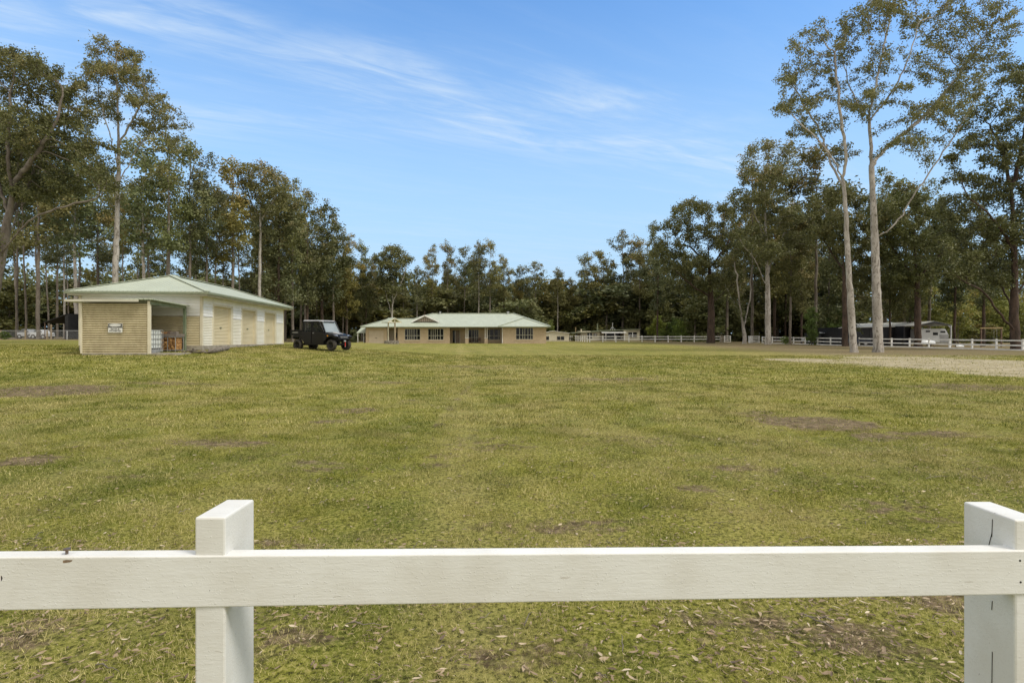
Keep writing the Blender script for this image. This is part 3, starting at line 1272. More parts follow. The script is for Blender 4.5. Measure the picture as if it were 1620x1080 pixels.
hero('gum_tree', 1, 1390, 49,
     [(1388, 500), (1386, 440), (1384, 370), (1380, 300), (1378, 240), (1375, 185)],
     [[(1387, 375), (1410, 362, -1), (1428, 338, -1), (1455, 295, -2), (1490, 245, -2.5), (1520, 200, -3), (1548, 150, -3)],
      [(1380, 260), (1400, 235, 1), (1440, 205, 1.5), (1490, 155, 2), (1530, 100, 2), (1560, 60, 2)],
      [(1375, 185), (1352, 160, 1), (1335, 110, 2), (1330, 70, 2)],
      [(1375, 185), (1385, 130, -1), (1400, 70, -1), (1410, 20, -1)],
      [(1376, 190), (1410, 150, -1), (1440, 90, -2), (1452, 40, -2)],
      [(1386, 350), (1398, 320, 1), (1396, 300, 1.5), (1408, 285, 2)]],
     [(1360, 35, 34, 22), (1405, 8, 46, 20), (1340, 88, 26, 22), (1395, 100, 38, 22), (1440, 45, 26, 18), (1482, 112, 34, 24),
      (1505, 62, 44, 22), (1560, 30, 42, 22), (1478, 178, 50, 18), (1440, 228, 36, 12), (1530, 140, 38, 22), (1590, 60, 30, 28),
      (1362, 165, 42, 12), (1420, 145, 26, 12), (1500, 15, 40, 15), (1545, 95, 40, 18)],
     .37, M['bark_pale'], M['leaf_gum'], 'tall pale spotted trunk gum, right hand of the pair in front of the right fence',
     n_attr=1500, D=.5, fork_py=290, leaf_n=26, spread=.36, rust=.22, leaf_l=.19, leaf_w=.095, sides=8, depth=.7)
hero('gum_tree', 2, 1351, 48.5,
     [(1347, 500), (1343, 430), (1339, 370), (1337, 320), (1334, 285)],
     [[(1336, 300), (1318, 265, 1), (1300, 215, 2), (1275, 170, 2), (1250, 130, 2)],
      [(1334, 285), (1340, 235, -1), (1328, 185, -1), (1325, 130, -1), (1320, 80, -1)],
      [(1334, 285), (1312, 240, -2), (1278, 205, -3), (1245, 175, -3)],
      [(1337, 330), (1318, 345, 1), (1295, 320, 1)]],
     [(1295, 55, 28, 16), (1262, 78, 24, 18), (1325, 75, 22, 16), (1290, 105, 36, 18), (1250, 125, 26, 16), (1240, 170, 26, 12),
      (1275, 165, 34, 14), (1320, 135, 26, 16), (1310, 200, 34, 10), (1262, 210, 26, 9), (1335, 40, 18, 14), (1335, 245, 30, 9)],
     .28, M['bark_pale'], M['leaf_gum'], 'tall slim pale gum, left hand of the pair in front of the right fence',
     n_attr=900, D=.5, fork_py=300, leaf_n=24, spread=.34, rust=.2, leaf_l=.19, leaf_w=.095, depth=.7)
hero('gum_tree', 3, 182, 52,
     [(182, 500), (183, 420), (185, 350), (187, 290), (188, 220), (186, 160), (184, 115)],
     [[(184, 340), (165, 300, 1), (150, 250, 2), (138, 205, 2)],
      [(185, 320), (205, 292, -1), (228, 285, -1), (262, 262, -1)],
      [(187, 290), (215, 240, 1), (240, 205, 1)],
      [(187, 260), (170, 200, -2), (155, 150, -2)],
      [(187, 230), (215, 180, -1), (235, 150, -1)]],
     [(172, 84, 36, 13), (205, 92, 26, 14), (148, 108, 22, 14), (182, 118, 46, 14), (222, 128, 28, 16), (245, 160, 26, 16),
      (135, 140, 18, 14), (262, 185, 24, 14), (210, 158, 34, 12), (285, 200, 18, 18), (152, 172, 22, 12), (232, 200, 30, 12),
      (275, 225, 18, 12), (180, 185, 20, 12)],
     .26, M['bark_pale'], M['leaf_gum'], 'tall pale trunk gum with rusty crown rising behind the shed roof', n_attr=1150, D=.5, fork_py=330,
     leaf_n=30, spread=.36, rust=.55, leaf_l=.2, leaf_w=.1, depth=.6)
hero('spreading_tree', 4, -22, 46,
     [(-20, 520), (-8, 440), (2, 400), (12, 345), (20, 310)],
     [[(0, 405), (22, 375, -1), (48, 348, -2), (85, 330, -3), (125, 322, -3), (160, 312, -3)],
      [(8, 360), (40, 300, 2), (75, 240, 2), (100, 190, 2)],
      [(12, 340), (-10, 260, 1), (-20, 180, 1)],
      [(20, 290), (60, 240, -2), (90, 190, -2), (100, 140, -2)],
      [(2, 400), (30, 330, 3), (60, 290, 3)],
      [(0, 410), (-15, 340, -2), (-25, 260, -2)], [(20, 310), (32, 250, 1), (50, 190, 1)], [(20, 310), (10, 230, -1), (18, 160, -1)]],
     [(20, 98, 44, 14), (62, 112, 36, 16), (-10, 130, 44, 26), (48, 150, 40, 20), (100, 140, 28, 20), (122, 185, 30, 22), (80, 200, 40, 22),
      (20, 200, 40, 26), (125, 235, 34, 20), (150, 270, 32, 20), (78, 255, 36, 22), (110, 295, 44, 15), (25, 270, 36, 24), (170, 296, 28, 12),
      (-20, 230, 36, 40), (60, 315, 30, 10), (190, 245, 20, 12)],
     .52, M['bark_grey'], M['leaf_dark'], 'huge dark spreading tree at the left edge with a long low limb', n_attr=2200, D=.5, fork_py=330,
     leaf_n=40, spread=.42, rust=.35, leaf_l=.2, leaf_w=.11, depth=.65, limb_k=.7)
hero('gum_tree', 5, 1215, 84,
     [(1215, 500), (1214, 440), (1212, 380), (1210, 320), (1208, 280)],
     [[(1214, 462), (1200, 420, -2), (1182, 395, -3), (1165, 372, -3)],
      [(1213, 440), (1225, 400, 2), (1250, 350, 2), (1265, 310, 2)],
      [(1212, 380), (1190, 330, 2), (1175, 290, 2)]],
     [(1200, 236, 26, 14), (1238, 236, 26, 14), (1182, 268, 20, 14), (1228, 278, 40, 18), (1268, 290, 26, 22), (1198, 318, 34, 18),
      (1165, 325, 24, 16), (1245, 342, 40, 22), (1180, 375, 36, 16), (1268, 380, 28, 18), (1225, 400, 36, 14), (1285, 250, 20, 14)],
     .40, M['bark_pale'], M['leaf_olive'], 'tall gum with clean pink grey bole beside the white gate', n_attr=1300, D=.75, fork_py=470,
     leaf_n=30, spread=.6, rust=.5, leaf_l=.3, leaf_w=.17)
hero('ironbark_tree', 6, 1125, 96,
     [(1125, 500), (1124, 460), (1122, 420), (1120, 385)],
     [[(1122, 425), (1100, 395, 2), (1075, 385, 3)], [(1122, 425), (1145, 395, -2), (1160, 370, -2)],
      [(1124, 470), (1100, 455, -3), (1080, 440, -3)], [(1124, 480), (1150, 460, 2), (1170, 440, 2)]],
     [(1098, 332, 36, 12), (1062, 360, 28, 14), (1145, 332, 26, 12), (1110, 370, 44, 18), (1060, 400, 32, 16), (1158, 385, 28, 20),
      (1088, 425, 44, 16), (1140, 440, 34, 14), (1066, 455, 26, 12), (1160, 350, 24, 12), (1105, 455, 36, 10)],
     .58, M['bark_red'], M['leaf_dark'], 'broad dark green tree with black furrowed trunk by the box in the back fence', n_attr=1300, D=.8, fork_py=480,
     leaf_n=36, spread=.65, rust=.25, leaf_l=.32, leaf_w=.19)
hero('spreading_tree', 7, 1608, 57,
     [(1606, 530), (1604, 500), (1606, 450), (1604, 380), (1600, 300)],
     [[(1606, 525), (1580, 495, -1), (1560, 465, -2), (1535, 448, -3), (1505, 432, -3)],
      [(1604, 505), (1585, 450, 2), (1555, 400, 3), (1520, 380, 3)],
      [(1606, 470), (1640, 420, 0), (1660, 370, 0)],
      [(1604, 400), (1570, 340, -2), (1530, 310, -2)],
      [(1600, 300), (1585, 230, 1), (1560, 190, 1)],
      [(1600, 300), (1625, 200, 1), (1620, 130, 1)]],
     [(1598, 118, 30, 24), (1560, 175, 34, 14), (1600, 190, 34, 24), (1545, 228, 34, 14), (1590, 250, 40, 22), (1530, 285, 34, 12),
      (1580, 310, 44, 16), (1510, 345, 36, 12), (1560, 360, 44, 16), (1610, 370, 34, 22), (1500, 392, 34, 12), (1550, 405, 36, 12),
      (1600, 420, 36, 16), (1480, 420, 26, 9), (1520, 440, 34, 9), (1560, 445, 34, 10), (1500, 320, 26, 9), (1512, 250, 22, 9), (1530, 205, 24, 9), (1640, 250, 40, 60), (1640, 350, 40, 50), (1630, 150, 30, 30)],
     .40, M['bark_red'], M['leaf_dark'], 'dark many limbed spreading tree at the right edge, in the fence line', n_attr=2600, D=.6, fork_py=530,
     leaf_n=38, spread=.46, rust=.15, leaf_l=.24, leaf_w=.13, depth=.5, limb_k=.95)
hero('spreading_tree', 8, 1452, 72,
     [(1452, 500), (1451, 460), (1449, 420), (1446, 380)],
     [[(1450, 440), (1425, 410, 1), (1405, 380, 1)], [(1450, 440), (1480, 410, -1), (1505, 385, -1)], [(1452, 470), (1475, 440, -2)]],
     [(1440, 318, 34, 12), (1400, 330, 28, 12), (1475, 335, 30, 14), (1420, 362, 40, 16), (1465, 378, 40, 16), (1505, 372, 26, 14),
      (1400, 400, 30, 14), (1440, 418, 40, 14), (1490, 420, 34, 12), (1420, 445, 30, 10)],
     .38, M['bark_red'], M['leaf_dark'], 'bushy dark tree standing in front of the caravan carport', n_attr=1300, D=.65, fork_py=470,
     leaf_n=38, spread=.52, rust=.15, leaf_l=.28, leaf_w=.16, tint=(.95, 1, .9))
hero('spreading_tree', 9, 1337, 73,
     [(1337, 500), (1336, 460), (1335, 420), (1333, 380)],
     [[(1336, 430), (1315, 400, 1), (1300, 370, 1)], [(1336, 430), (1360, 400, -1), (1375, 370, -1)]],
     [(1330, 305, 30, 12), (1300, 325, 26, 14), (1362, 320, 26, 12), (1325, 348, 38, 16), (1365, 362, 32, 16), (1300, 370, 28, 14),
      (1340, 395, 36, 14), (1385, 345, 24, 14), (1375, 400, 26, 22), (1370, 450, 22, 24), (1378, 485, 20, 14)],
     .34, M['bark_red'], M['leaf_dark'], 'dark trunked bushy tree between the grey roofed shed and the pair of gums', n_attr=1300, D=.65, fork_py=470,
     leaf_n=36, spread=.52, rust=.25, leaf_l=.28, leaf_w=.16)
hero('gum_tree', 10, 410, 84,
     [(410, 500), (411, 420), (412, 350), (411, 310)],
     [[(412, 345), (395, 315, 1), (385, 290, 1)], [(412, 350), (432, 318, -1), (445, 300, -1)]],
     [(405, 270, 26, 10), (432, 282, 22, 12), (388, 292, 22, 14), (415, 300, 30, 14), (445, 312, 20, 14), (390, 325, 18, 12), (430, 335, 22, 10)],
     .26, M['bark_pale'], M['leaf_gum'], 'pale straight gum rising behind the far end of the shed', n_attr=650, D=.7, fork_py=350,
     leaf_n=30, spread=.55, rust=.6, leaf_l=.3, leaf_w=.17)
hero('gum_tree', 11, 620, 112,
     [(620, 500), (621, 470), (622, 440)],
     [[(620, 500), (612, 470, 1), (604, 440, 1)], [(621, 480), (634, 450, -1), (642, 425, -1)]],
     [(620, 398, 20, 8), (604, 412, 16, 10), (638, 412, 16, 10), (620, 424, 24, 12), (606, 446, 16, 10), (640, 440, 14, 12), (624, 458, 18, 8)],
     .22, M['bark_pale'], M['leaf_olive'], 'rounded gum standing alone behind the garage end of the house', n_attr=900, D=.65, fork_py=520,
     leaf_n=30, spread=.6, rust=.2, leaf_l=.36, leaf_w=.2)
hero('forked_tree', 12, 1178, 91,
     [(1177, 520), (1173, 500)],
     [[(1173, 500), (1162, 480, 1), (1152, 462, 1), (1145, 440, 1)], [(1173, 500), (1168, 470, -1), (1166, 440, -1), (1160, 410, -1)],
      [(1177, 515), (1186, 480, 1), (1188, 440, 1), (1190, 400, 1)]],
     [(1150, 415, 22, 10), (1170, 400, 22, 10), (1190, 385, 20, 12), (1140, 435, 14, 7), (1185, 420, 16, 8)],
     .30, M['bark_pale'], M['leaf_olive'], 'pale low forked tree between the end of the back fence and the gate', n_attr=350, D=.75, fork_py=470,
     leaf_n=22, spread=.6, rust=.3, leaf_l=.32, leaf_w=.18)


# ---- kinds of tree for the woods, each grown once and then copied
def proto(seed, H, crown_lo, rad_c, nb, r0, n_attr, leaf_n, leaf, bark, rust=.4, bw=(1.2, 1.9), bh=(1.2, 2.1), leaf_l=.34, leaf_w=.2, spread=.62, D=.8, lean=0.0, limbs=0, top_round=1.0):
    rng = np.random.RandomState(seed)
    blobs = []
    for i in range(nb):
        t_ = (i + rng.rand()) / nb
        z = H * (crown_lo + (1 - crown_lo) * t_)
        prof = rad_c * math.sqrt(max(.06, 1 - (2 * t_ - .95) ** 2 * top_round)) * (.75 if t_ < .25 else 1)
        a = rng.uniform(0, 6.28)
        q = prof * math.sqrt(rng.rand()) * .9
        bw_ = rng.uniform(*bw)
        blobs.append((q * math.cos(a) + lean * z, q * math.sin(a), z - 1.0, bw_, bw_, rng.uniform(*bh)))
    tr = [(0, 0, -.4), (lean * H * .1, 0, H * .2), (lean * H * .35 + rng.uniform(-.3, .3), rng.uniform(-.3, .3), H * .5), (lean * H * .7, 0, H * .78)]
    g = grow(seed, tr, [], blobs, n_attr, r0, D, H * max(.12, crown_lo - .12), leaf_n, leaf_l, leaf_w, spread, rust=rust, sides=5)
    return tree_meshes('p', g, bark, leaf) + (float(np.percentile(g[2][:, 2], 99.7)),)


PR = {
    'a': proto(31, 26, .48, 3.3, 13, .21, 520, 30, M['leaf_gum'], M['bark_grey'], rust=.7),
    'b': proto(32, 27, .40, 4.0, 17, .23, 640, 30, M['leaf_gum'], M['bark_grey'], rust=.55),
    'c': proto(33, 24, .50, 3.1, 12, .17, 480, 28, M['leaf_olive'], M['bark_pale'], rust=.4),
    'd': proto(34, 22, .32, 4.2, 16, .22, 650, 34, M['leaf_dark'], M['bark_red'], rust=.3),
    'e': proto(35, 25, .58, 2.8, 10, .14, 400, 26, M['leaf_dark'], M['bark_grey'], rust=.7, lean=.03),
    'f': proto(36, 20, .16, 3.9, 18, .19, 700, 36, M['leaf_olive'], M['bark_grey'], rust=.3),
    'g': proto(37, 26, .28, 4.2, 20, .22, 760, 32, M['leaf_gum'], M['bark_red'], rust=.7),
}
SH = {
    's': proto(41, 7, .02, 2.6, 12, .09, 420, 36, M['leaf_dark'], M['bark_grey'], rust=.2, bw=(.9, 1.5), bh=(.7, 1.1), spread=.5, leaf_l=.3, D=.55),
    't': proto(42, 9, .05, 2.4, 13, .10, 430, 34, M['leaf_olive'], M['bark_grey'], rust=.2, bw=(.8, 1.4), bh=(.7, 1.1), spread=.5, leaf_l=.3, D=.6),
    'u': proto(43, 6, .08, 2.1, 11, .08, 400, 34, M['leaf_green'], M['bark_grey'], rust=.4, bw=(.7, 1.2), bh=(.5, .9), spread=.4, leaf_l=.26, D=.5),
    'w': proto(44, 10, .05, 3.4, 14, .12, 420, 14, M['leaf_olive'], M['bark_grey'], rust=.9, bw=(1.0, 1.8), bh=(.8, 1.2), spread=.5, leaf_l=.26, D=.6),
}
NAMES = {'a': 'gum_tree', 'b': 'gum_tree', 'c': 'gum_tree', 'd': 'ironbark_tree', 'e': 'gum_tree', 'f': 'bushy_tree', 'g': 'gum_tree',
         's': 'understorey_shrub', 't': 'understorey_tree', 'u': 'leafy_tree', 'w': 'thicket_tree'}
_tr = random.Random(5)


def wood(px, Y, top, kind, label, group=None, wide=1.0, tint=None, cat=None):
    me, ml, H = (PR.get(kind) or SH.get(kind))
    x = X(px, Y)
    z = G(x, Y)
    h = Zp(top, Y) - z
    s_ = h / (H * 1.0)
    v = _tr.uniform(.80, 1.25)
    w0 = _tr.uniform(.86, 1.12)
    tint = tint or (v * w0, v, v * _tr.uniform(.8, 1.15) / w0)
    w_ = s_ * wide * _tr.uniform(.92, 1.08)
    return put_tree(NAMES[kind], me, ml, (x, Y, z), _tr.uniform(0, 6.28), (w_, w_, s_), label, cat or ('shrub' if kind == 's' else 'tree'), group, tint)


# edge trees of the left-hand wood that make the skyline, left to right
for i, (px, Y, top, k, w_, lab) in enumerate([
        (60, 80, 205, 'a', 1.0, 'grey trunked gum half hidden below the low limb of the huge left edge tree'),
        (120, 84, 222, 'c', 1.1, 'thin pale trunked gum left of the tall pale gum behind the shed'),
        (228, 76, 212, 'c', 1.2, 'leafy gum showing just right of the tall pale gum behind the shed'),
        (267, 74, 208, 'a', 1.05, 'gum with bare lower trunk above the left part of the shed roof'),
        (300, 78, 218, 'a', 1.0, 'gum with a high rusty crown above the shed roof peak'),
        (327, 80, 244, 'b', .95, 'rusty crowned gum just right of the shed roof peak'),
        (368, 82, 248, 'a', 1.05, 'rusty topped gum with a sky gap on its left, above the long shed roof'),
        (441, 88, 270, 'g', 1.1, 'broad rusty gum just right of the pale straight gum behind the shed'),
        (463, 90, 285, 'b', 1.0, 'brown tinged gum above the far end of the shed'),
        (486, 94, 300, 'g', 1.05, 'brown tinged gum above the rear of the black utility vehicle'),
        (510, 100, 318, 'd', 1.05, 'dark leafy ironbark above the black utility vehicle'),
        (528, 104, 340, 'b', 1.0, 'gum whose crown sits low in the skyline above the vehicle bonnet'),
        (548, 110, 372, 'g', 1.0, 'rust coloured gum where the left wood drops toward the house'),
        (572, 118, 382, 'a', 1.0, 'rust tipped gum at the right hand end of the left wood'),
        (590, 124, 404, 'g', .9, 'small rusty gum left of the rounded gum behind the garage')]):
    wood(px, Y, top, k, lab, wide=w_)

# the back wood behind the house, skyline trees left to right
for (px, Y, top, k, w_, lab) in [
        (660, 128, 421, 'c', 1.1, 'low gum right of the rounded gum, over the gablet end of the house'),
        (684, 130, 388, 'b', .9, 'dark topped gum above the left slope of the house roof'),
        (708, 132, 383, 'a', 1.0, 'round topped gum above the middle of the house roof'),
        (733, 134, 390, 'e', 1.1, 'slender pointed gum over the house roof ridge'),
        (757, 130, 382, 'c', 1.0, 'gum of two close crowns above the veranda roof, left one'),
        (775, 130, 378, 'a', .95, 'tallest gum over the veranda roof, with an open crown'),
        (797, 136, 404, 'g', .95, 'gum with drooping right side over the right hip of the house'),
        (822, 140, 420, 'c', 1.1, 'pale leaved gum over the right wing of the house'),
        (850, 138, 414, 'e', 1.5, 'flat topped open gum above the gap right of the house'),
        (882, 136, 424, 'c', 1.2, 'umbrella shaped gum above the cream metal shed'),
        (905, 140, 440, 'd', 1.0, 'low dark tree between the umbrella shaped gum and the next taller gum'),
        (926, 140, 400, 'a', 1.15, 'tall dark gum standing up above the low cottage'),
        (955, 140, 398, 'f', 1.1, 'bushy grey green tree above the cottage chimney'),
        (985, 140, 364, 'b', 1.15, 'big gum with a pale gold top above the right half of the cottage'),
        (1012, 138, 374, 'a', 1.1, 'open crowned gum next right of the gold topped gum'),
        (1036, 134, 386, 'f', 1.2, 'leafy green tree behind the middle of the long back fence'),
        (1040, 116, 352, 'd', .8, 'dark tree left of the broad black trunked tree')]:
    wood(px, Y, top, k, lab, wide=w_)

# right-hand side
for (px, Y, top, k, w_, lab) in [
        (1250, 87, 330, 'b', 1.0, 'grey brown trunked gum right of the clean pink grey gum'),
        (1268, 92, 345, 'g', 1.0, 'red brown trunked gum behind the yellow flowering fence shrub'),
        (1190, 100, 262, 'a', .9, 'gum with rusty leaves just left of the clean pink grey gum'),
        (1150, 108, 325, 'b', 1.1, 'gum behind the right side of the broad black trunked tree'),
        (1290, 86, 232, 'e', 1.3, 'thin gum whose crown shows behind the slim pale gum of the pair'),
        (1225, 110, 262, 'g', 1.0, 'tall gum crown filling in behind the pink grey gum'),
        (1310, 95, 310, 'f', .8, 'bushy gum behind the grey roofed shed'),
        (1400, 100, 268, 'b', 1.1, 'distant gum seen behind the right hand pale gum trunk'),
        (1430, 92, 292, 'f', 1.1, 'leafy gum behind the charcoal shed'),
        (1470, 96, 285, 'b', 1.1, 'gum topping the dark mass above the caravan'),
        (1510, 88, 335, 'd', 1.0, 'dark tree right above the caravan carport gable'),
        (1556, 76, 300, 'd', 1.0, 'red brown straight trunked tree behind the ochre crossbeam'),
        (1440, 80, 400, 'd', .8, 'short dark tree with leaning stem left of the caravan'),
        (1408, 78, 370, 'd', .9, 'thick red brown trunked tree just right of the pair of gums')]:
    wood(px, Y, top, k, lab, wide=w_)

# deeper rows: trunks and crowns one cannot tell apart
SKY = [(-60, 110), (0, 120), (60, 190), (150, 225), (300, 240), (380, 270), (450, 300), (520, 350), (560, 385), (600, 420), (650, 430), (700, 405), (780, 400), (830, 430),
       (900, 445), (950, 420), (1000, 400), (1060, 375), (1120, 350), (1200, 300), (1300, 300), (1420, 320), (1500, 340), (1700, 260)]


def skyl(px):
    return float(np.interp(px, [a for a, _ in SKY], [b for _, b in SKY]))


def row(n, p0, p1, y0, y1, kinds, label, group, drop=(0, 45), wide=(.9, 1.15), topf=None, tint=None):
    for i in range(n):
        px = p0 + (p1 - p0) * (i + _tr.uniform(.1, .9)) / n
        Y = _tr.uniform(y0, y1)
        top = (topf if topf is not None else skyl(px)) + _tr.uniform(*drop)
        wood(px, Y, top, _tr.choice(kinds), label, group, wide=_tr.uniform(*wide), tint=tint)


row(22, -60, 440, 84, 104, 'acee', 'slender gum in the crowd of trunks inside the left wood behind the shed', 'gums inside the left wood', (15, 80), (.75, 1.0))
row(9, -40, 330, 108, 140, 'aced', 'far gum at the back of the left wood behind the shed', 'far gums of the left wood', (90, 160), (.9, 1.2))
row(15, 400, 600, 106, 130, 'abde', 'slender gum inside the wood behind the black utility vehicle', 'gums behind the vehicle', (15, 60), (.8, 1.1))
row(34, 600, 900, 138, 168, 'abcdf', 'gum in the second rank of the wood behind the house', 'second rank behind the house', (10, 55), (.9, 1.25))
row(20, 880, 1090, 142, 168, 'abdf', 'leafy tree in the second rank behind the cottage and back fence', 'second rank behind the cottage', (10, 60), (.95, 1.3))
row(20, 1080, 1340, 108, 150, 'abdfg', 'leafy tree in the second rank behind the gate and right fence', 'second rank behind the gate', (10, 90), (.9, 1.2))
row(9, 1340, 1700, 105, 150, 'bdfg', 'leafy tree in the far rank behind the carport', 'far rank behind the carport', (20, 120), (.9, 1.2))
row(30, -60, 600, 118, 150, 'st', 'dark shrub filling the wood floor of the left wood', 'understorey of the left wood', (-50, 5), (1.2, 2.0), 478)
row(18, 590, 900, 128, 150, 'st', 'dark shrub under the gums behind the house', 'understorey behind the house', (-36, 10), (1.3, 2.0), 484)
row(14, 880, 1110, 138, 150, 'st', 'dark leafy shrub behind the cottage and back fence', 'understorey behind the cottage', (-40, 10), (1.3, 1.9), 480)
row(14, 1090, 1330, 104, 125, 'st', 'dark shrub beneath the trees behind the gate', 'understorey behind the gate', (-40, 10), (1.3, 1.9), 480)
row(8, 1030, 1110, 114, 124, 'u', 'light green sapling behind the back fence beside the black trunked tree', 'light green saplings', (-4, 24), (.9, 1.2), 500)
row(26, 1440, 1680, 92, 125, 'wt', 'light olive thicket tree beyond the caravan and crossbeam', 'olive thicket trees', (-18, 36), (1.0, 1.5), 468, (1.45, 1.5, .95))
row(10, 1270, 1450, 108, 130, 'wwt', 'grey twiggy tree on the rise behind the right sheds', 'twiggy trees behind the sheds', (-15, 25), (1.0, 1.4), 478, (1.5, 1.4, 1.3))
wood(1284, 83, 487, 'u', 'bright yellow green leafy tree left of the grey roofed shed', wide=.62)
wood(1320, 94, 488, 'u', 'small bright green tree above the grey shed roof', wide=.8)
wood(1243, 88, 532, 'u', 'low yellow green shrub at the fence beside the grey brown trunk', wide=1.6, cat='shrub')
wood(871, 127, 506, 'u', 'yellow green young tree behind the right corner of the house', wide=.8)
wood(561, 100, 522, 's', 'small green shrub beside the side porch of the house', wide=1.0, cat='shrub')
wood(908, 121, 529, 's', 'dark round bush at the left end of the cottage', wide=1.6, cat='shrub')
wood(8, 75, 524, 'u', 'green fern like bush at the wire fence on the left', wide=1.5, cat='shrub')
wood(1560, 84, 512, 's', 'dark shrub below the ochre crossbeam', wide=1.6, cat='shrub')
wood(1350, 77, 498, 't', 'dark shrub behind the slim pale gum', wide=1.0, cat='shrub')


def far_wood():
    rs = np.random.RandomState(9)
    n = 90000
    th = rs.uniform(-1.05, 1.05, n)
    D_ = rs.uniform(175, 230, n)
    x = np.tan(th) * D_ * .75
    y = D_ + 0 * x
    hmax = 12.5 + 6 * vnoise(x, y, .06) + 4 * vnoise(x, y, .25) + 7 * np.clip((np.abs(x) - 60) / 150, 0, 1)
    z = gz(x, y) + rs.rand(n) ** .8 * hmax
    # open lumps
    k = vnoise(x + z * 1.7, y * .3 + z, .35) > .33
    x, y, z = x[k], y[k], z[k]
    n = len(x)
    c = np.stack([x, y, z], 1)
    d1 = rs.normal(size=(n, 3))
    d1 /= np.linalg.norm(d1, axis=1, keepdims=True)
    d2 = np.cross(d1, rs.normal(size=(n, 3)))
    d2 /= np.linalg.norm(d2, axis=1, keepdims=True)
    s_ = rs.uniform(.4, .9, n)[:, None]
    v = np.stack([c - d1 * s_, c + d2 * s_ * .6, c + d1 * s_, c - d2 * s_ * .6], 1).reshape(-1, 3)
    tint = np.clip(vnoise(x, z * 3, .3) * .8 + rs.normal(0, .1, n), 0, 1)
    me = raw_mesh('distant_wood', v, np.arange(len(v)), 4, M['leaf_dark'], {'tint': ('FACE', tint)})
    o = bpy.data.objects.new('distant_wood', me)
    o.color = (1.0, 1.0, 1.0, 1)
    C.objects.link(o)
    tag(o, 'far dark mass of bushland foliage closing the view behind the woods', 'wood', kind='stuff')


far_wood()

# ------------------------------------------------------------------ white rail fence in front of the camera
def near_fence():
    root = thing('rail_fence', (X(332, 1.86), 1.86, G(X(332, 1.86), 1.86)), 'white painted timber post and rail fence across the foreground', 'fence')
    ox, oy, oz = root.location
    wood_m = near_paint()

    def yy(px):
        return 1.74 + (1.825 - 1.74) * px / 1620.0
    # rail: a long tapering board, let into the posts
    m = MB()
    pts = []
    px0, px1 = -420, 2100
    for (px, topo, boto) in ((px0, 348, 436), (px1, 331.5, 397)):
        Y = yy(px)
        for (z, dy) in ((CAMZ - boto / F * Y, 0), (CAMZ - boto / F * Y, .055), (CAMZ - topo / F * Y, .055), (CAMZ - topo / F * Y, 0)):
            pts.append((X(px, Y) - ox, Y + dy - oy, z - oz))
    m.add(pts, [(0, 1, 2, 3), (7, 6, 5, 4), (0, 4, 5, 1), (1, 5, 6, 2), (2, 6, 7, 3), (3, 7, 4, 0)])
    rail = m.build('rail', [wood_m], root, bevel=.004)
    for k, (pxl, top, w, dep, first) in enumerate(((308, 282.0, .094, .20, 1), (1606, 286.0, .096, .21, 0))):
        Y = yy(pxl) + .004
        x0 = X(pxl, Y) - ox
        zt = CAMZ - top / F * Y - oz
        m = MB()
        m.box(x0, x0 + w, Y - oy, Y + dep - oy, -.45, zt)
        po = m.build('post', [wood_m], root, bevel=.006)
        # drying cracks of the right post
        if k == 1:
            m = MB()
            xs = x0 - .0012
            for (a, b, c, d) in ((.085, zt - .025, .088, zt - .085), (.088, zt - .075, .110, zt - .155), (.092, -.9 + zt, .086, zt - .47), (.088, zt - .33, .086, zt - .30)):
                m.beam((xs, Y + a - oy, b), (xs, Y + c - oy, d), .0015, .0015)
            m.build('crack', M['crack'], po)
    # screws in the rail where it crosses the first post
    zc = CAMZ - oz
    for (px, py) in ((331.5, 888), (331, 933), (1613, 886), (1614, 920)):
        Y = yy(px)
        m = MB()
        m.tube([(X(px, Y) - ox, Y - .002 - oy, Zp(py, Y) - oz), (X(px, Y) - ox, Y + .003 - oy, Zp(py, Y) - oz)], .0035, 10)
        m.build('screw', M['crack'], rail)
    for (px, py, r) in ((255, 916, .002), (137, 926, .0016), (-1, 914, .011), (1047, 879, .0016), (1262, 893, .0016), (799, 932, .002)):
        Y = yy(px)
        m = MB()
        m.tube([(X(px, Y) - ox, Y - .0012 - oy, Zp(py, Y) - oz), (X(px, Y) - ox, Y + .003 - oy, Zp(py, Y) - oz)], r, 9)
        m.build('nail_hole', M['crack'], rail)
    # bolt standing in the rail top, with a chipped edge below it
    Y = yy(105) + .022
    x, z = X(105, Y) - ox, CAMZ - 347.4 / F * yy(105) - oz
    m = MB()
    m.tube([(x, Y - oy, z - .01), (x + .002, Y - oy, z + .019)], .0042, 10)
    m.tube([(x + .002, Y - oy, z + .019), (x + .002, Y - oy, z + .024)], .0105, 6)
    m.tube([(x + .001, Y - oy, z + .001), (x + .001, Y - oy, z + .003)], .0085, 12)
    m.build('bolt', M['rust'], rail)
    m = MB()
    Y = yy(100)
    zt = CAMZ - 347.4 / F * Y - oz
    xa = X(88, Y) - ox
    rr = random.Random(3)
    up, lo_ = [], []
    for i in range(9):
        t_ = i / 8
        up.append((xa + .052 * t_, zt - .0035 + rr.uniform(-.0008, .0008)))
        lo_.append((xa + .052 * t_, zt - .0035 - .0085 * math.sin(math.pi * (.12 + .76 * t_)) + rr.uniform(-.0012, .0012)))
    m.prism_y(up + lo_[::-1], Y - .0016 - oy, Y + .002 - oy)
    m.build('chip', M['woodbare'], rail)


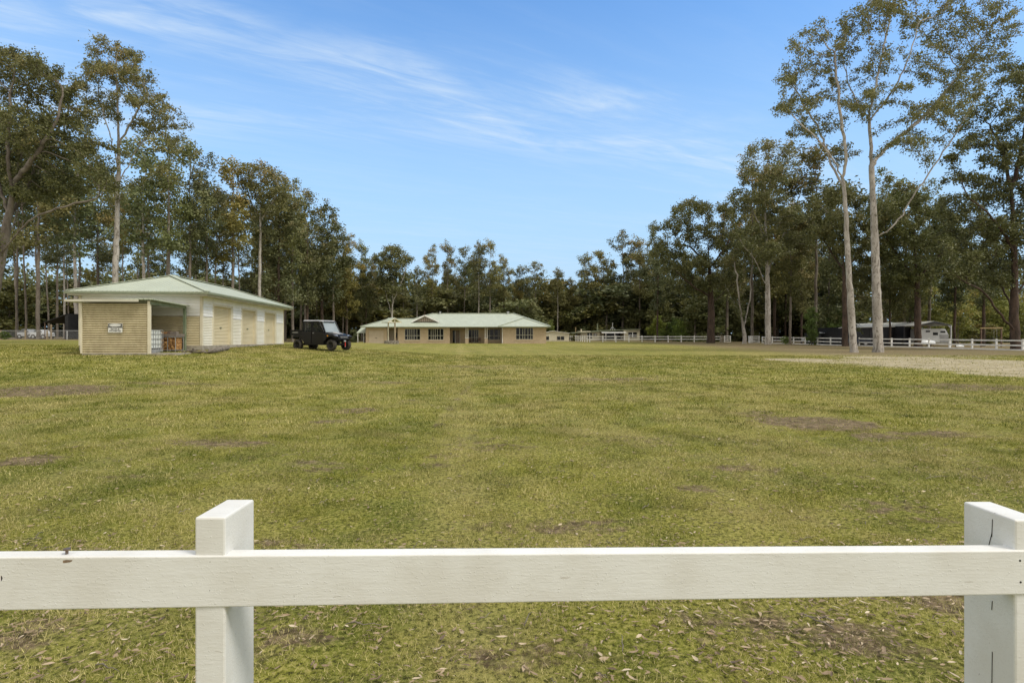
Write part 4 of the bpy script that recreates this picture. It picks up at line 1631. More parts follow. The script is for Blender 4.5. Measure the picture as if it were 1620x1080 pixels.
def near_paint():
    m = bpy.data.materials.new('brushed_white_paint')
    m.use_nodes = True
    t = NT(m.node_tree)
    out = t.n('ShaderNodeOutputMaterial')
    b = t.n('ShaderNodeBsdfPrincipled')
    b.inputs['Roughness'].default_value = .5
    t.link(b.outputs[0], out.inputs[0])
    tc = t.n('ShaderNodeTexCoord').outputs['Object']
    grain = t.noise(t.mapping(tc, (2.2, 14, 26)), 5, 6, .65, .3)
    blot = t.noise(tc, 3.2, 5, .6)
    fine = t.noise(t.mapping(tc, (.6, 1, 1.6)), 90, 3, .6)
    c = t.mix(t.ramp(blot, .40, .68, 0, .8), col(.71, .715, .69), col(.625, .615, .57))
    c = t.mix(t.ramp(grain, .50, .74, 0, .28), c, col(.52, .50, .45))
    # flecks of dirt and mould
    c = t.mix(t.ramp(t.noise(t.mapping(tc, (.5, 1, 1)), 38, 4, .7), .68, .76, 0, .8), c, col(.22, .19, .15))
    c = t.mix(t.ramp(t.noise(t.mapping(tc, (.12, 1, 1.4)), 60, 3, .7, 2.0), .66, .72, 0, .5), c, col(.36, .32, .26))
    t.link(c, b.inputs['Base Color'])
    h = t.math('ADD', t.math('MULTIPLY', grain, .7), t.math('MULTIPLY', fine, .5))
    vor = t.ramp(t.noise(tc, 130, 2), .60, .75)
    h = t.math('ADD', h, t.math('MULTIPLY', vor, .5))
    bp = t.n('ShaderNodeBump', i_Height=h)
    bp.inputs['Distance'].default_value = .0011
    t.link(bp.outputs[0], b.inputs['Normal'])
    return m


near_fence()


# ------------------------------------------------------------------ garage shed
def hip_roof(m, x0, x1, y0, y1, ze, pitch, ridge_along='y', t=.06, runs=None):
    """hipped roof over a rectangle; returns the ridge"""
    w, d = x1 - x0, y1 - y0
    if ridge_along == 'y':
        r = w / 2
        h = r * pitch
        a, b = (x0 + r, y0 + r, ze + h), (x0 + r, y1 - r, ze + h)
        m.slab([(x0, y0, ze), (x1, y0, ze), a], t)
        m.slab([(x1, y0, ze), (x1, y1, ze), b, a], t)
        m.slab([(x1, y1, ze), (x0, y1, ze), b], t)
        m.slab([(x0, y1, ze), (x0, y0, ze), a, b], t)
    else:
        r = d / 2
        h = r * pitch
        rl, rr_ = runs or (r, r)
        a, b = (x0 + rl, y0 + r, ze + h), (x1 - rr_, y0 + r, ze + h)
        m.slab([(x0, y0, ze), (x1, y0, ze), b, a], t)
        m.slab([(x1, y0, ze), (x1, y1, ze), b], t)
        m.slab([(x1, y1, ze), (x0, y1, ze), a, b], t)
        m.slab([(x0, y1, ze), (x0, y0, ze), a], t)
    return a, b


def shed():
    Y0 = 30.0
    x0 = X(319.5, Y0)
    zs = CAMZ - 10.4 / F * Y0            # floor of the slab
    root = thing('garage_shed', (x0, Y0, zs), 'cream and white clad three door garage shed with pale green hip roof', 'shed', rz=math.atan2(82, 900))
    W, L, H = 6.0, 13.8, 2.62
    # local axes: -x to the left along the front, +y away along the door side
    m = MB()
    m.box(-W - .05, .04, -.05, L + .05, -.45, 0)
    m.build('slab', M['concrete'], root)
    m = MB()
    sp = 1.55
    m.corr_x(-W, 0, .0, sp, 0, .088, .016)
    m.corr_x(-W, 0, .0, sp, L, .088, -.016)
    m.corr_y(0, L, 0, sp, -W, .088, .016, sg=-1)
    m.build('front_cladding', M['cream'], root, recalc=False)
    m = MB()
    m.corr_x(-W, 0, sp + .01, H, .0, .17, .022, seg=8, saw=True)
    m.corr_x(-W, 0, sp + .01, H, L, .17, -.022, seg=8, saw=True)
    m.corr_y(0, L, sp + .01, H, -W, .17, .022, seg=8, saw=True, sg=-1)
    m.build('weatherboards', M['white'], root, recalc=False)
    # door side
    k = 30.0 / 408.5                     # metres for 1e-3 of 1/(728-x)

    def dy(px):
        return 30.0 * (408.5 / (728.0 - px) - 1)
    doors = [(dy(337.3), dy(365)), (dy(382.8), dy(404)), (dy(419), dy(435))]
    dh = 2.16
    seg = [0.0]
    for a, b in doors:
        seg += [a - .0, b + .30]
    seg.append(L)
    mw = MB()
    for i in range(0, len(seg), 2):
        a, b = seg[i], seg[i + 1]
        mc = MB()
        mc.corr_y(a, b, 0, sp, 0, .088, .014)
        mc.build('side_cladding', M['cream_side'], root, recalc=False)
        mw.corr_y(a, b, sp + .01, H, 0, .17, .022, seg=8, saw=True)
    for a, b in doors:
        mw.corr_y(a, b + .3, dh + .12, H, 0, .17, .022, seg=8, saw=True)
    mw.build('side_weatherboards', M['white'], root, recalc=False)
    for a, b in doors:
        m = MB()
        m.box(-.16, .045, a - .07, a, 0, dh)
        m.box(-.16, .035, b, b + .30, 0, dh + .12)
        m.box(-.16, .033, a - .05, b, dh, dh + .12)
        fr = m.build('door_frame', M['trim'], root)
        m = MB()
        m.corr_y(a, b, 0.02, dh, -.10, .082, .013)
        m.box(-.115, -.07, a, b, .0, .07)
        d = m.build('roller_door', M['door'], root, recalc=False)
        m = MB()
        c = (a + b) / 2
        m.box(-.10, -.055, c - .10, c + .10, .96, 1.02)
        m.box(-.07, -.03, c - .05, c + .05, .975, 1.0)
        m.build('handle', M['gutter'], d)
    for (x, y) in ((.0, .0), (-W, 0), (0, L), (-W, L)):
        m = MB()
        m.box(x - .09, x + .035, y - .035, y + .09, 0, H)
        m.build('corner_trim', M['trim'], root)
    # eaves
    e = .62
    el = .31
    ex0, ex1, ey0, ey1 = -W - el, .50, -.55, L + .5
    m = MB()
    ft = 4.06 - zs
    m.box(ex0 + .05, ex1 - .05, ey0 + .05, ey1 - .05, H - .02, H + .0)
    m.build('soffit', M['fascia'], root)
    m = MB()
    zf0, zf1 = H - .05, ft - .04
    m.box(ex0, ex1, ey0, ey0 + .04, zf0, zf1)
    m.box(ex0, ex1, ey1 - .04, ey1, zf0, zf1)
    m.box(ex0, ex0 + .04, ey0 + .04, ey1 - .04, zf0, zf1)
    m.box(ex1 - .04, ex1, ey0 + .04, ey1 - .04, zf0, zf1)
    m.build('fascia', M['fascia'], root)
    m = MB()
    g0, g1 = ft - .10, ft - .0
    m.box(ex0 - .11, ex1 + .11, ey0 - .11, ey0 - .003, g0, g1)
    m.box(ex0 - .11, ex1 + .11, ey1 + .003, ey1 + .11, g0, g1)
    m.box(ex0 - .11, ex0 - .003, ey0 - .003, ey1 + .003, g0, g1)
    m.box(ex1 + .003, ex1 + .11, ey0 - .003, ey1 + .003, g0, g1)
    m.build('gutter', M['gutter'], root)
    m = MB()
    a, b = hip_roof(m, ex0 - .05, ex1 + .05, ey0 - .05, ey1 + .05, ft + .05, .335, 'y', .05)
    rf = m.build('roof', M['roof'], root)
    m = MB()
    up = .035
    for (p, q) in (((ex0 - .05, ey0 - .05, ft + .03), a), ((ex1 + .05, ey0 - .05, ft + .03), a), (a, b), ((ex1 + .05, ey1 + .05, ft + .03), b), ((ex0 - .05, ey1 + .05, ft + .03), b)):
        m.beam((p[0], p[1], p[2] + up), (q[0], q[1], q[2] + up), .30, .03)
    m.build('ridge_cap', M['roof_rust'], rf)
    # downpipe
    m = MB()
    m.tube([(-.25, -.09, H), (-.25, -.09, .05)], .0, 8)
    return root, zs


shed_root, shed_z = shed()


def shelter():
    """lean-to wood store against the front of the shed"""
    Y = 26.7
    xl, xr = X(131.5, Y), X(233.5, Y)
    z0 = CAMZ - 23.0 / F * Y
    root = thing('wood_store', ((xl + xr) / 2, Y, z0), 'mould stained cream corrugated lean-to store in front of the shed', 'lean-to', rz=math.atan2(40, 900))
    w = (xr - xl) / 2
    D_ = 3.0
    m = MB()
    m.box(-w - .0, w + 1.35, -.02, D_, -.45, .0)
    m.build('slab', M['concrete'], root)
    hz = 2.36
    m = MB()
    m.corr_x(-w, w, .02, hz, 0, .108, .017)
    m.corr_y(0, D_, .02, hz, -w, .108, .017, sg=-1)
    m.build('cladding', M['dirty'], root, recalc=False)
    m = MB()
    m.box(-w - .055, -w + .02, -.045, .06, -.0, hz + .02)
    m.build('corner_post', M['trim'], root)
    m = MB()
    m.box(w - .02, w + .09, -.05, .07, -.03, hz + .1)
    m.build('corner_post', M['trim'], root)
    m = MB()
    xr2 = w + .16
    m.box(xr2 - .06, xr2 + .06, D_ - .16, D_ - .04, -.0, hz - .02)
    m.build('post', M['green_post'], root)
    m = MB()
    m.beam((w + .06, -.02, hz + .03), (xr2 + .02, D_ - .02, hz - .0), .06, .19)
    m.build('beam', M['green_post'], root)
    # flat sheet roof, dropping to the left and back
    m = MB()
    m.slab([(-w - .55, -.28, hz + .10), (w - .25, -.28, hz + .21), (w + .28, -.15, hz + .21), (w + .36, D_ + .02, hz + .07), (-w - .55, D_ + .02, hz + .05)], .05)
    m.build('roof', M['roof_rust'], root)
    m = MB()
    m.box(-w - .58, w - .28, -.33, -.285, hz + .05, hz + .16)
    m.build('gutter', M['fascia'], root)
    m = MB()
    m.corr_x(-w, w + .1, 0, .92, D_ - .06, .108, .017)
    m.build('inner_sheet', M['steel'], root, recalc=False)
    # warning sign
    px0, px1, py0, py1 = 172.6, 194.4, 511.5, 526
    sgn = thing('warning_sign', (X(183.5, Y) + .0, Y - .045, Zp(526, Y)), 'white warning sign with black header and pale oval on the stained cladding', 'sign', rz=math.atan2(40, 900))
    ww, hh = (px1 - px0) / F * Y / 2, (py1 - py0) / F * Y
    m = MB()
    m.box(-ww, ww, -.012, 0, 0, hh)
    m.build('board', M['signwhite'], sgn)
    m = MB()
    m.box(-ww + .012, ww - .012, -.016, -.0125, hh * .63, hh - .012)
    m.build('header', M['signblack'], sgn)
    m = MB()
    n = 28
    m.prism_y([(ww * .86 * math.cos(2 * math.pi * i / n), hh * .81 + hh * .135 * math.sin(2 * math.pi * i / n)) for i in range(n)], -.020, -.0165)
    m.build('oval', M['signwhite'], sgn)
    for (txt, zz) in (('UNAUTHORISED', .49), ('ENTRY IS', .30), ('PROHIBITED', .11)):
        cu = bpy.data.curves.new('lettering', 'FONT')
        cu.body = txt
        cu.size = .095
        cu.align_x = 'CENTER'
        cu.extrude = .001
        cu.offset = .002
        cu.materials.append(M['signblack'])
        o = bpy.data.objects.new('lettering', cu)
        o.rotation_euler = (R(90), 0, 0)
        o.location = (0, -.0145, hh * zz)
        C.objects.link(o)
        bpy.context.view_layer.update()
        me_ = bpy.data.meshes.new_from_object(o.evaluated_get(bpy.context.evaluated_depsgraph_get()))
        o2 = bpy.data.objects.new('lettering', me_)
        o2.rotation_euler, o2.location = o.rotation_euler, o.location
        bpy.data.objects.remove(o)
        C.objects.link(o2)
        o2.parent = sgn
    M4 = Matrix.Translation(root.location) @ Matrix.Rotation(root.rotation_euler.z, 4, 'Z')

    def at(x, y, z=0):
        return tuple(M4 @ Vector((x, y, z)))
    # caged tank
    t = thing('caged_tank', at(w - .87, 1.2), 'white plastic bulk tank in a steel cage under the lean-to', 'tank', rz=math.atan2(40, 900))
    m = MB()
    m.box(-.55, .55, -.46, .46, .22, 1.06)
    m.box(-.5, .5, -.42, .42, 1.06, 1.10)
    tk = m.build('tank', M['tank'], t, bevel=.05)
    m = MB()
    m.tube([(0, 0, 1.10), (0, 0, 1.16)], .11, 14)
    m.build('cap', M['black'], tk)
    m = MB()
    for z in (.24, .46, .70, .94, 1.12):
        for (a, b) in (((-.59, -.5), (.59, -.5)), ((.59, -.5), (.59, .5)), ((.59, .5), (-.59, .5)), ((-.59, .5), (-.59, -.5))):
            m.beam((a[0], a[1], z), (b[0], b[1], z), .022)
    for i in range(7):
        x = -.59 + 1.18 * i / 6
        for y in (-.5, .5):
            m.beam((x, y, .18), (x, y, 1.12), .018)
    for i in range(1, 5):
        y = -.5 + i / 5
        for x in (-.59, .59):
            m.beam((x, y, .18), (x, y, 1.12), .018)
    m.build('cage', M['steel'], t)
    m = MB()
    m.box(-.2, .22, -.515, -.508, .50, .76)
    m.build('label_plate', M['steel'], t)
    m = MB()
    m.box(-.6, .6, -.5, .5, .14, .18)
    for x in (-.55, 0, .55):
        m.box(x - .05, x + .05, -.48, .48, 0, .14)
    m.build('pallet', M['steel'], t)
    # firewood crate beside it
    c = thing('firewood_crate', at(w - .20, 2.35), 'steel framed crate packed with split orange firewood beside the tank', 'crate', rz=math.atan2(40, 900))
    c.scale = (.66, .8, .92)
    rr = random.Random(4)
    m = MB()
    for row_ in range(6):
        for i in range(9):
            x = -.50 + i * .122 + rr.uniform(-.015, .015)
            z = .20 + row_ * .115
            n = rr.choice((3, 4, 5))
            a0 = rr.uniform(0, 6)
            r = rr.uniform(.055, .075)
            pl = [(x + r * math.cos(a0 + 2 * math.pi * q / n), z + r * math.sin(a0 + 2 * math.pi * q / n)) for q in range(n)]
            m.prism_y(pl, -.42 + rr.uniform(-.05, .03), .40)
    m.build('firewood', M['split'], c)
    m = MB()
    for x in (-.58, .0, .58):
        m.beam((x, -.46, .0), (x, -.46, .86), .03)
        m.beam((x, .46, .0), (x, .46, .86), .03)
    for z in (.12, .84):
        for x in (-.58, .58):
            m.beam((x, -.46, z), (x, .46, z), .028)
        m.beam((-.58, -.46, z), (.58, -.46, z), .03)
        m.beam((-.58, .46, z), (.58, .46, z), .03)
    for x in (-.55, .1, .5):
        m.beam((x, -.46, 0), (x + .12, -.46, .12), .03)
    m.build('frame', M['steel'], c)
    m = MB()
    m.box(-.62, .66, -.5, .5, .87, 1.02)
    m.build('lid', M['hardwood'], c)
    for i, (x, wd, hh_, mm, lb) in enumerate(((-.42, .26, .10, 'split', 'short orange timber block lying on the firewood crate lid, nearest the tank'),
                                              (-.05, .14, .14, 'darktimber', 'small dark red block in the middle of the firewood crate lid'),
                                              (.30, .30, .12, 'hardwood', 'grey timber offcut at the right of the firewood crate lid'))):
        b = MB()
        b.prism_y([(-wd / 2, 0), (wd / 2, 0), (wd / 2 - .02, hh_), (-wd / 2 + .01, hh_ * .9)], -.16, .12)
        o = b.build('timber_block', M[mm], None, bevel=.006)
        p = Vector(c.location) + Matrix.Rotation(c.rotation_euler.z, 3, 'Z') @ Vector((x * .66, -.1, 1.021 * .92))
        o.location = p
        o.rotation_euler = (0, 0, .1 + c.rotation_euler.z)
        tag(o, lb, 'block')


shelter()


def fallen_log():
    Y = 28.6
    x0 = X(331, Y)
    root = thing('fallen_log', (x0, Y, G(x0, Y)), 'long grey weathered log lying on the grass below the first shed door', 'log')
    pts = [(px, py) for px, py in ((330, 553.8), (338, 552.3), (345, 551), (353, 549.6), (361, 548.0))]
    out = []
    Ys = [28.3, 28.9, 29.6, 30.3, 31.2]
    for (px, py), yy_ in zip(pts, Ys):
        x = X(px, yy_)
        out.append((x - x0, yy_ - Y, G(x, yy_) - root.location.z + .11))
    m = MB()
    m.smooth = True
    m.tube(smooth_line(out, 1), [.05, .11, .12, .13, .135, .13, .14, .12, .11, .08][:len(smooth_line(out, 1))], 10)
    m.build('trunk', M['deadlog'], root)
    rr = random.Random(8)
    for (px, lb) in ((303, 'crooked dead branch on the ground beside the green post of the store'), (316, 'forked grey dead branch lying at the near corner of the shed slab')):
        Yb = 28.2
        x = X(px, Yb)
        b = MB()
        b.smooth = True
        for k in range(3):
            a = rr.uniform(-.6, .6) + (math.pi if k == 1 else 0)
            L = rr.uniform(.45, .75)
            q = [(0, 0, .06)]
            for s_ in range(1, 5):
                q.append((math.cos(a) * L * s_ / 4, math.sin(a) * L * s_ / 4 + rr.uniform(-.05, .05), .06 + rr.uniform(-.02, .10) * (k + 1) * .6))
            b.tube(q, [.05, .042, .033, .025, .012], 6)
        o = b.build('dead_branch', M['deadlog'])
        o.location = (x, Yb, G(x, Yb))
        tag(o, lb, 'branch')


fallen_log()


# ------------------------------------------------------------------ black utility vehicle
def utv():
    Y = 36.0
    x = X(508, Y) - .05
    root = thing('utility_vehicle', (x, Y + .35, G(x, Y)), 'black crew cab side by side utility vehicle parked on the lawn by the shed', 'utility vehicle', rz=R(-24))
    # local: +x forward, -y towards the camera, origin in the middle between the axles
    wb = 2.72
    xr, xf = -wb / 2, wb / 2
    r = .335
    tr = .66
    BL, BM = M['black'], M['blackmetal']
    for (wx, wy, s_) in ((xr, -tr, -1), (xf, -tr, -1), (xr, tr, 1), (xf, tr, 1)):
        m = MB()
        m.smooth = True
        W = .125
        m.lathe_y([(.19, -W * .8), (.24, -W), (.305, -W * .92), (.322, -W * .6), (.322, W * .6), (.305, W * .92), (.24, W), (.19, W * .8)], (0, 0, 0), 32)
        m.smooth = False
        for k in range(22):
            a = 2 * math.pi * k / 22
            for sd_, off in ((-1, 0), (1, .14)):
                aa = a + off
                c, s2 = math.cos(aa), math.sin(aa)
                p = Vector((c * .327, sd_ * .065, s2 * .327))
                tdir = Vector((-s2, 0, c))
                m.beam(p - tdir * .026 + Vector((0, -.045, 0)), p - tdir * .026 + Vector((0, .045, 0)), .038, .03, up=(c, 0, s2))
        wh = bpy.data.objects.new('wheel', None)
        wh.location = (wx, wy, r)
        wh.parent = root
        C.objects.link(wh)
        m.build('tyre', M['tyre'], wh)
        m = MB()
        m.smooth = True
        f = s_ * .07
        m.lathe_y([(.0, f * .5), (.05, f * .5), (.06, f * 1.1), (.07, f * .35), (.16, f * .1), (.185, f * 1.4), (.198, f * 1.5), (.198, -f)], (0, 0, 0), 28)
        m.smooth = False
        for k in range(7):
            a = 2 * math.pi * k / 7
            m.beam((.05 * math.cos(a), f * .9, .05 * math.sin(a)), (.185 * math.cos(a), f * 1.25, .185 * math.sin(a)), .05, .025, up=(0, 1, 0))
        m.build('rim', M['rim'], wh)
    # chassis
    m = MB()
    m.box(xr - .25, xf + .3, -.36, .36, .33, .46)
    for ax in (xr, xf):
        m.beam((ax, -tr + .08, r), (ax, tr - .08, r), .07)
        for s_ in (-1, 1):
            m.beam((ax - .18, s_ * .3, .38), (ax, s_ * .56, .33), .04)
            m.beam((ax + .18, s_ * .3, .38), (ax, s_ * .56, .33), .04)
            m.tube([(ax - .06, s_ * .42, .42), (ax - .1, s_ * .36, .86)], .045, 10)
    m.build('chassis', M['black'], root)
    # cab lower body
    hw = .75
    xc0, xc1 = -.88, .80           # rear wall of the cab, front edge of the front door
    m = MB()
    m.prism_y([(xc0 + .05, .37), (xc1 + .05, .37), (xc1 + .05, 1.14), (xc0 + .02, 1.16)], -.66, .66)
    # floor sill
    m.prism_y([(xc0 + .22, .34), (xc1, .34), (xc1, .42), (xc0 + .12, .42)], -hw, hw)
    m.build('cab_body', BL, root, bevel=.015)
    for s_ in (-1, 1):
        y0, y1 = (-hw - .012, -.665) if s_ < 0 else (.665, hw + .012)
        # rear door: its lower rear corner is cut back for the wheel
        xb = -.17
        m = MB()
        m.prism_y([(xc0, .62), (xc0 + .10, .43), (xb - .02, .43), (xb - .02, 1.17), (xc0 - .02, 1.17)], y0, y1)
        for (a, b) in (((xc0 - .02, 1.17), (xc0 + .01, 1.80)), ((xb - .04, 1.17), (xb - .05, 1.80)), ((xc0 - .01, 1.80), (xb - .04, 1.80))):
            m.beam((a[0], (y0 + y1) / 2, a[1]), (b[0], (y0 + y1) / 2 * .97, b[1]), .07, .07, up=(0, 1, 0))
        d = m.build('rear_door', BM, root, bevel=.01)
        m = MB()
        g = s_ * (hw - .04)
        m.prism_y([(xc0 + .02, 1.18), (xb - .07, 1.18), (xb - .08, 1.77), (xc0 + .03, 1.77)], g - .006, g + .006)
        m.build('window', M['glass'], d)
        m = MB()
        m.prism_y([(xb + .02, .43), (xc1, .43), (xc1 + .02, 1.14), (xb + .02, 1.17)], y0, y1)
        for (a, b) in (((xb + .05, 1.17), (xb + .05, 1.80)), ((xc1 - .02, 1.15), (xc1 - .42, 1.80)), ((xb + .04, 1.80), (xc1 - .42, 1.80))):
            m.beam((a[0], (y0 + y1) / 2, a[1]), (b[0], (y0 + y1) / 2 * .97, b[1]), .07, .07, up=(0, 1, 0))
        m.prism_y([(xb + .02, 1.15), (xb + .16, 1.15), (xb + .10, 1.79), (xb + .02, 1.79)], g - .01, g + .01)
        d = m.build('front_door', BM, root, bevel=.01)
        m = MB()
        m.prism_y([(xb + .16, 1.18), (xc1 - .10, 1.18), (xc1 - .46, 1.77), (xb + .12, 1.77)], g - .006, g + .006)
        m.build('window', M['glass'], d)
        m = MB()
        m.box(xb + .08, xb + .20, (y0 if s_ < 0 else y1 - .005) - (.015 if s_ < 0 else 0), (y0 + .005 if s_ < 0 else y1) + (0 if s_ < 0 else .015), 1.06, 1.09)
        m.build('handle', M['grey'], d)
        # fenders
        m = MB()
        m.prism_y([(xf - .56, .98), (xf - .56, .58), (xf - .40, .60), (xf - .30, .78), (xf - .1, .84), (xf + .16, .84), (xf + .34, .74), (xf + .40, .86), (xf + .2, .98), (xf - .3, 1.04)],
                  s_ * .52 if s_ > 0 else -.80, .80 if s_ > 0 else -.52)
        m.build('front_fender', BL, root, bevel=.015)
        m = MB()
        m.prism_y([(xr - .42, .72), (xr - .34, .72), (xr - .22, .82), (xr + .2, .84), (xr + .38, .62), (xr + .5, .62), (xr + .44, .92), (xr - .4, .92)],
                  .5 if s_ > 0 else -.74, .74 if s_ > 0 else -.5)
        m.build('rear_fender', BL, root, bevel=.01)
        # lights
        m = MB()
        m.hexa([(xf - .12, s_ * .80, .965), (xf + .30, s_ * .66, .88), (xf + .32, s_ * .34, .90), (xf + .30, s_ * .34, .91),
                (xf - .10, s_ * .795, 1.01), (xf + .27, s_ * .66, .955), (xf + .29, s_ * .36, .955), (xf + .2, s_ * .34, .99)])
        m.build('headlight', M['lens'], root)
        m = MB()
        m.box(xf - .25, xf - .16, s_ * .808 - .008, s_ * .808 + .008, .87, .94)
        m.build('marker_light', M['amber'], root)
        m = MB()
        m.box(xr - .60, xr - .585, s_ * .62 - .05, s_ * .62 + .05, 1.0, 1.14)
        m.build('tail_light', M['red'], root)
    # bonnet and nose
    m = MB()
    m.hexa([(xc1 + .02, -.70, .95), (xf + .36, -.50, .80), (xf + .36, .50, .80), (xc1 + .02, .70, .95),
            (xc1 - .02, -.70, 1.14), (xf + .30, -.44, .985), (xf + .30, .44, .985), (xc1 - .02, .70, 1.14)])
    bon = m.build('bonnet', BM, root, bevel=.03)
    m = MB()
    m.hexa([(xc1 + .3, -.22, 1.08), (xf + .18, -.18, 1.0), (xf + .18, .18, 1.0), (xc1 + .3, .22, 1.08),
            (xc1 + .2, -.20, 1.15), (xf + .20, -.15, 1.045), (xf + .20, .15, 1.045), (xc1 + .2, .20, 1.15)])
    m.build('bonnet_scoop', M['grey'], bon, bevel=.01)
    m = MB()
    m.prism_y([(xf - .3, .50), (xf + .30, .56), (xf + .40, .70), (xf + .36, .86), (xf - .3, .9)], -.48, .48)
    m.build('nose', BL, root, bevel=.02)
    m = MB()
    for z in (.80, .86):
        m.box(xf + .385, xf + .41, -.34, .34, z - .012, z + .012)
    m.build('grille', M['grey'], root)
    m = MB()
    m.tube([(xf + .42, -.42, .60), (xf + .48, -.40, .72), (xf + .48, .40, .72), (xf + .42, .42, .60)], .028, 10)
    m.tube([(xf + .30, -.42, .60), (xf + .42, -.42, .60)], .025, 8)
    m.tube([(xf + .30, .42, .60), (xf + .42, .42, .60)], .025, 8)
    m.tube([(xf + .45, -.15, .52), (xf + .48, -.15, .72)], .022, 8)
    m.tube([(xf + .45, .15, .52), (xf + .48, .15, .72)], .022, 8)
    m.box(xf + .30, xf + .42, -.2, .2, .50, .62)
    m.build('bumper', BL, root)
    m = MB()
    m.tube([(xf + .44, -.08, .57), (xf + .44, .08, .57)], .055, 12)
    wn = m.build('winch', M['grey'], root)
    m = MB()
    m.box(xf + .49, xf + .505, -.025, .025, .24, .52)
    m.build('hook_strap', M['red'], wn)
    m = MB()
    m.tube([(xf + .497, -.05, .25), (xf + .497, 0, .21), (xf + .497, .05, .25)], .012, 6)
    m.build('hook', M['grey'], wn)
    # roof
    m = MB()
    m.hexa([(xc0 - .06, -.70, 1.815), (xc1 - .24, -.66, 1.80), (xc1 - .24, .66, 1.80), (xc0 - .06, .70, 1.815),
            (xc0 - .02, -.64, 1.915), (xc1 - .34, -.58, 1.89), (xc1 - .34, .58, 1.89), (xc0 - .02, .64, 1.915)])
    rf = m.build('roof', M['grey'], root, bevel=.03)
    m = MB()
    m.tube([(xc1 - .20, -.5, 1.80), (xc1 - .20, .5, 1.80)], .03, 8)
    m.build('light_bar', BL, rf)
    # windscreen, rear window, inner posts
    m = MB()
    m.hexa([(xc1 + .06, -.62, 1.14), (xc1 + .06, .62, 1.14), (xc1 - .28, .56, 1.79), (xc1 - .28, -.56, 1.79),
            (xc1 + .05, -.62, 1.135), (xc1 + .05, .62, 1.135), (xc1 - .29, .56, 1.785), (xc1 - .29, -.56, 1.785)])
    m.build('windscreen', M['windscreen'], root)
    m = MB()
    for s_ in (-1, 1):
        m.tube([(xc1 + .08, s_ * .66, 1.10), (xc1 - .26, s_ * .60, 1.80)], .032, 8)
        m.tube([(xc0 + .02, s_ * .66, 1.10), (xc0 + .02, s_ * .62, 1.82)], .032, 8)
        m.tube([(-.17, s_ * .66, 1.10), (-.17, s_ * .62, 1.82)], .032, 8)
    m.build('roll_cage', BM, root)
    for sx in (-.62, .05):
        m = MB()
        m.box(sx - .05, sx + .42, -.6, .6, .80, .92)
        m.prism_y([(sx - .12, .88), (sx + .02, .88), (sx - .06, 1.42), (sx - .16, 1.42)], -.6, .6)
        m.build('seat', M['dark'], root, bevel=.03)
    m = MB()
    m.box(xc1 - .18, xc1 + .03, -.62, .62, .95, 1.13)
    m.build('dashboard', M['dark'], root)
    m = MB()
    pts = [(xc1 - .32 + .05 * math.cos(a), -.32 + .17 * math.cos(a), 1.15 + .17 * math.sin(a)) for a in np.linspace(0, 2 * math.pi, 17)]
    m.tube([(xc1 - .28 + .06 * math.sin(a), -.32 + .17 * math.cos(a), 1.16 + .16 * math.sin(a)) for a in np.linspace(0, 2 * math.pi, 17)], .014, 6, cap=False)
    m.build('steering_wheel', BL, root)
    # cargo tray
    m = MB()
    bx0, bx1 = xr - .58, -.93
    m.box(bx0, bx1, -.70, .70, .93, .98)
    m.prism_y([(bx0, .93), (bx1, .93), (bx1, 1.27), (bx0 - .03, 1.25)], -.72, -.67)
    m.prism_y([(bx0, .93), (bx1, .93), (bx1, 1.27), (bx0 - .03, 1.25)], .67, .72)
    m.box(bx1 - .04, bx1, -.67, .67, .98, 1.27)
    m.box(bx0 - .03, bx0 + .02, -.67, .67, .98, 1.25)
    m.box(bx0 - .05, bx1, -.745, -.65, 1.24, 1.285)
    m.box(bx0 - .05, bx1, .65, .745, 1.24, 1.285)
    cb = m.build('cargo_tray', BL, root, bevel=.008)
    m = MB()
    m.box(bx0 - .2, bx0 + .1, -.5, .5, .84, .88)
    m.build('rear_rack', BL, root)
    m = MB()
    m.box(bx0 + .14, bx0 + .62, -.7235, -.7205, 1.10, 1.15)
    m.build('side_stripe', M['grey'], cb)
    return root


utv()


# ------------------------------------------------------------------ main house
def window_unit(root, x0, x1, z0, z1, y, cols, split=.62, curtain=None, frame=None, t=.06, bars=False):
    fr = MB()
    f = frame or M['fascia']
    fr.box(x0, x1, y - .03, y + .04, z0, z0 + t)
    fr.box(x0, x1, y - .03, y + .04, z1 - t, z1)
    n = len(cols)
    xs = [x0 + (x1 - x0) * c for c in cols]
    for q in [x0] + xs + [x1]:
        a = min(max(q - t / 2, x0), x1 - t)
        fr.box(a, a + t, y - .028, y + .038, z0 + t, z1 - t)
    zz = z0 + (z1 - z0) * (1 - split)
    fr.box(x0 + t, x1 - t, y - .026, y + .036, zz - t / 2, zz + t / 2)
    w = fr.build('window', f, root)
    p = MB()
    p.box(x0 + .01, x1 - .01, y + .002, y + .008, z0 + .01, z1 - .01)
    p.build('pane', M['pane'], w)
    b = MB()
    b.box(x0, x1, y + .16, y + .18, z0, z1)
    b.build('room', M['dark'], w)
    if curtain:
        cu = MB()
        for (a, c) in curtain:
            xa, xb = x0 + (x1 - x0) * a, x0 + (x1 - x0) * c
            cu.box(xa, xb, y + .06, y + .10, z0 + .03, z1 - .03)
        cu.build('curtain', M['curtain'], w)
    return w


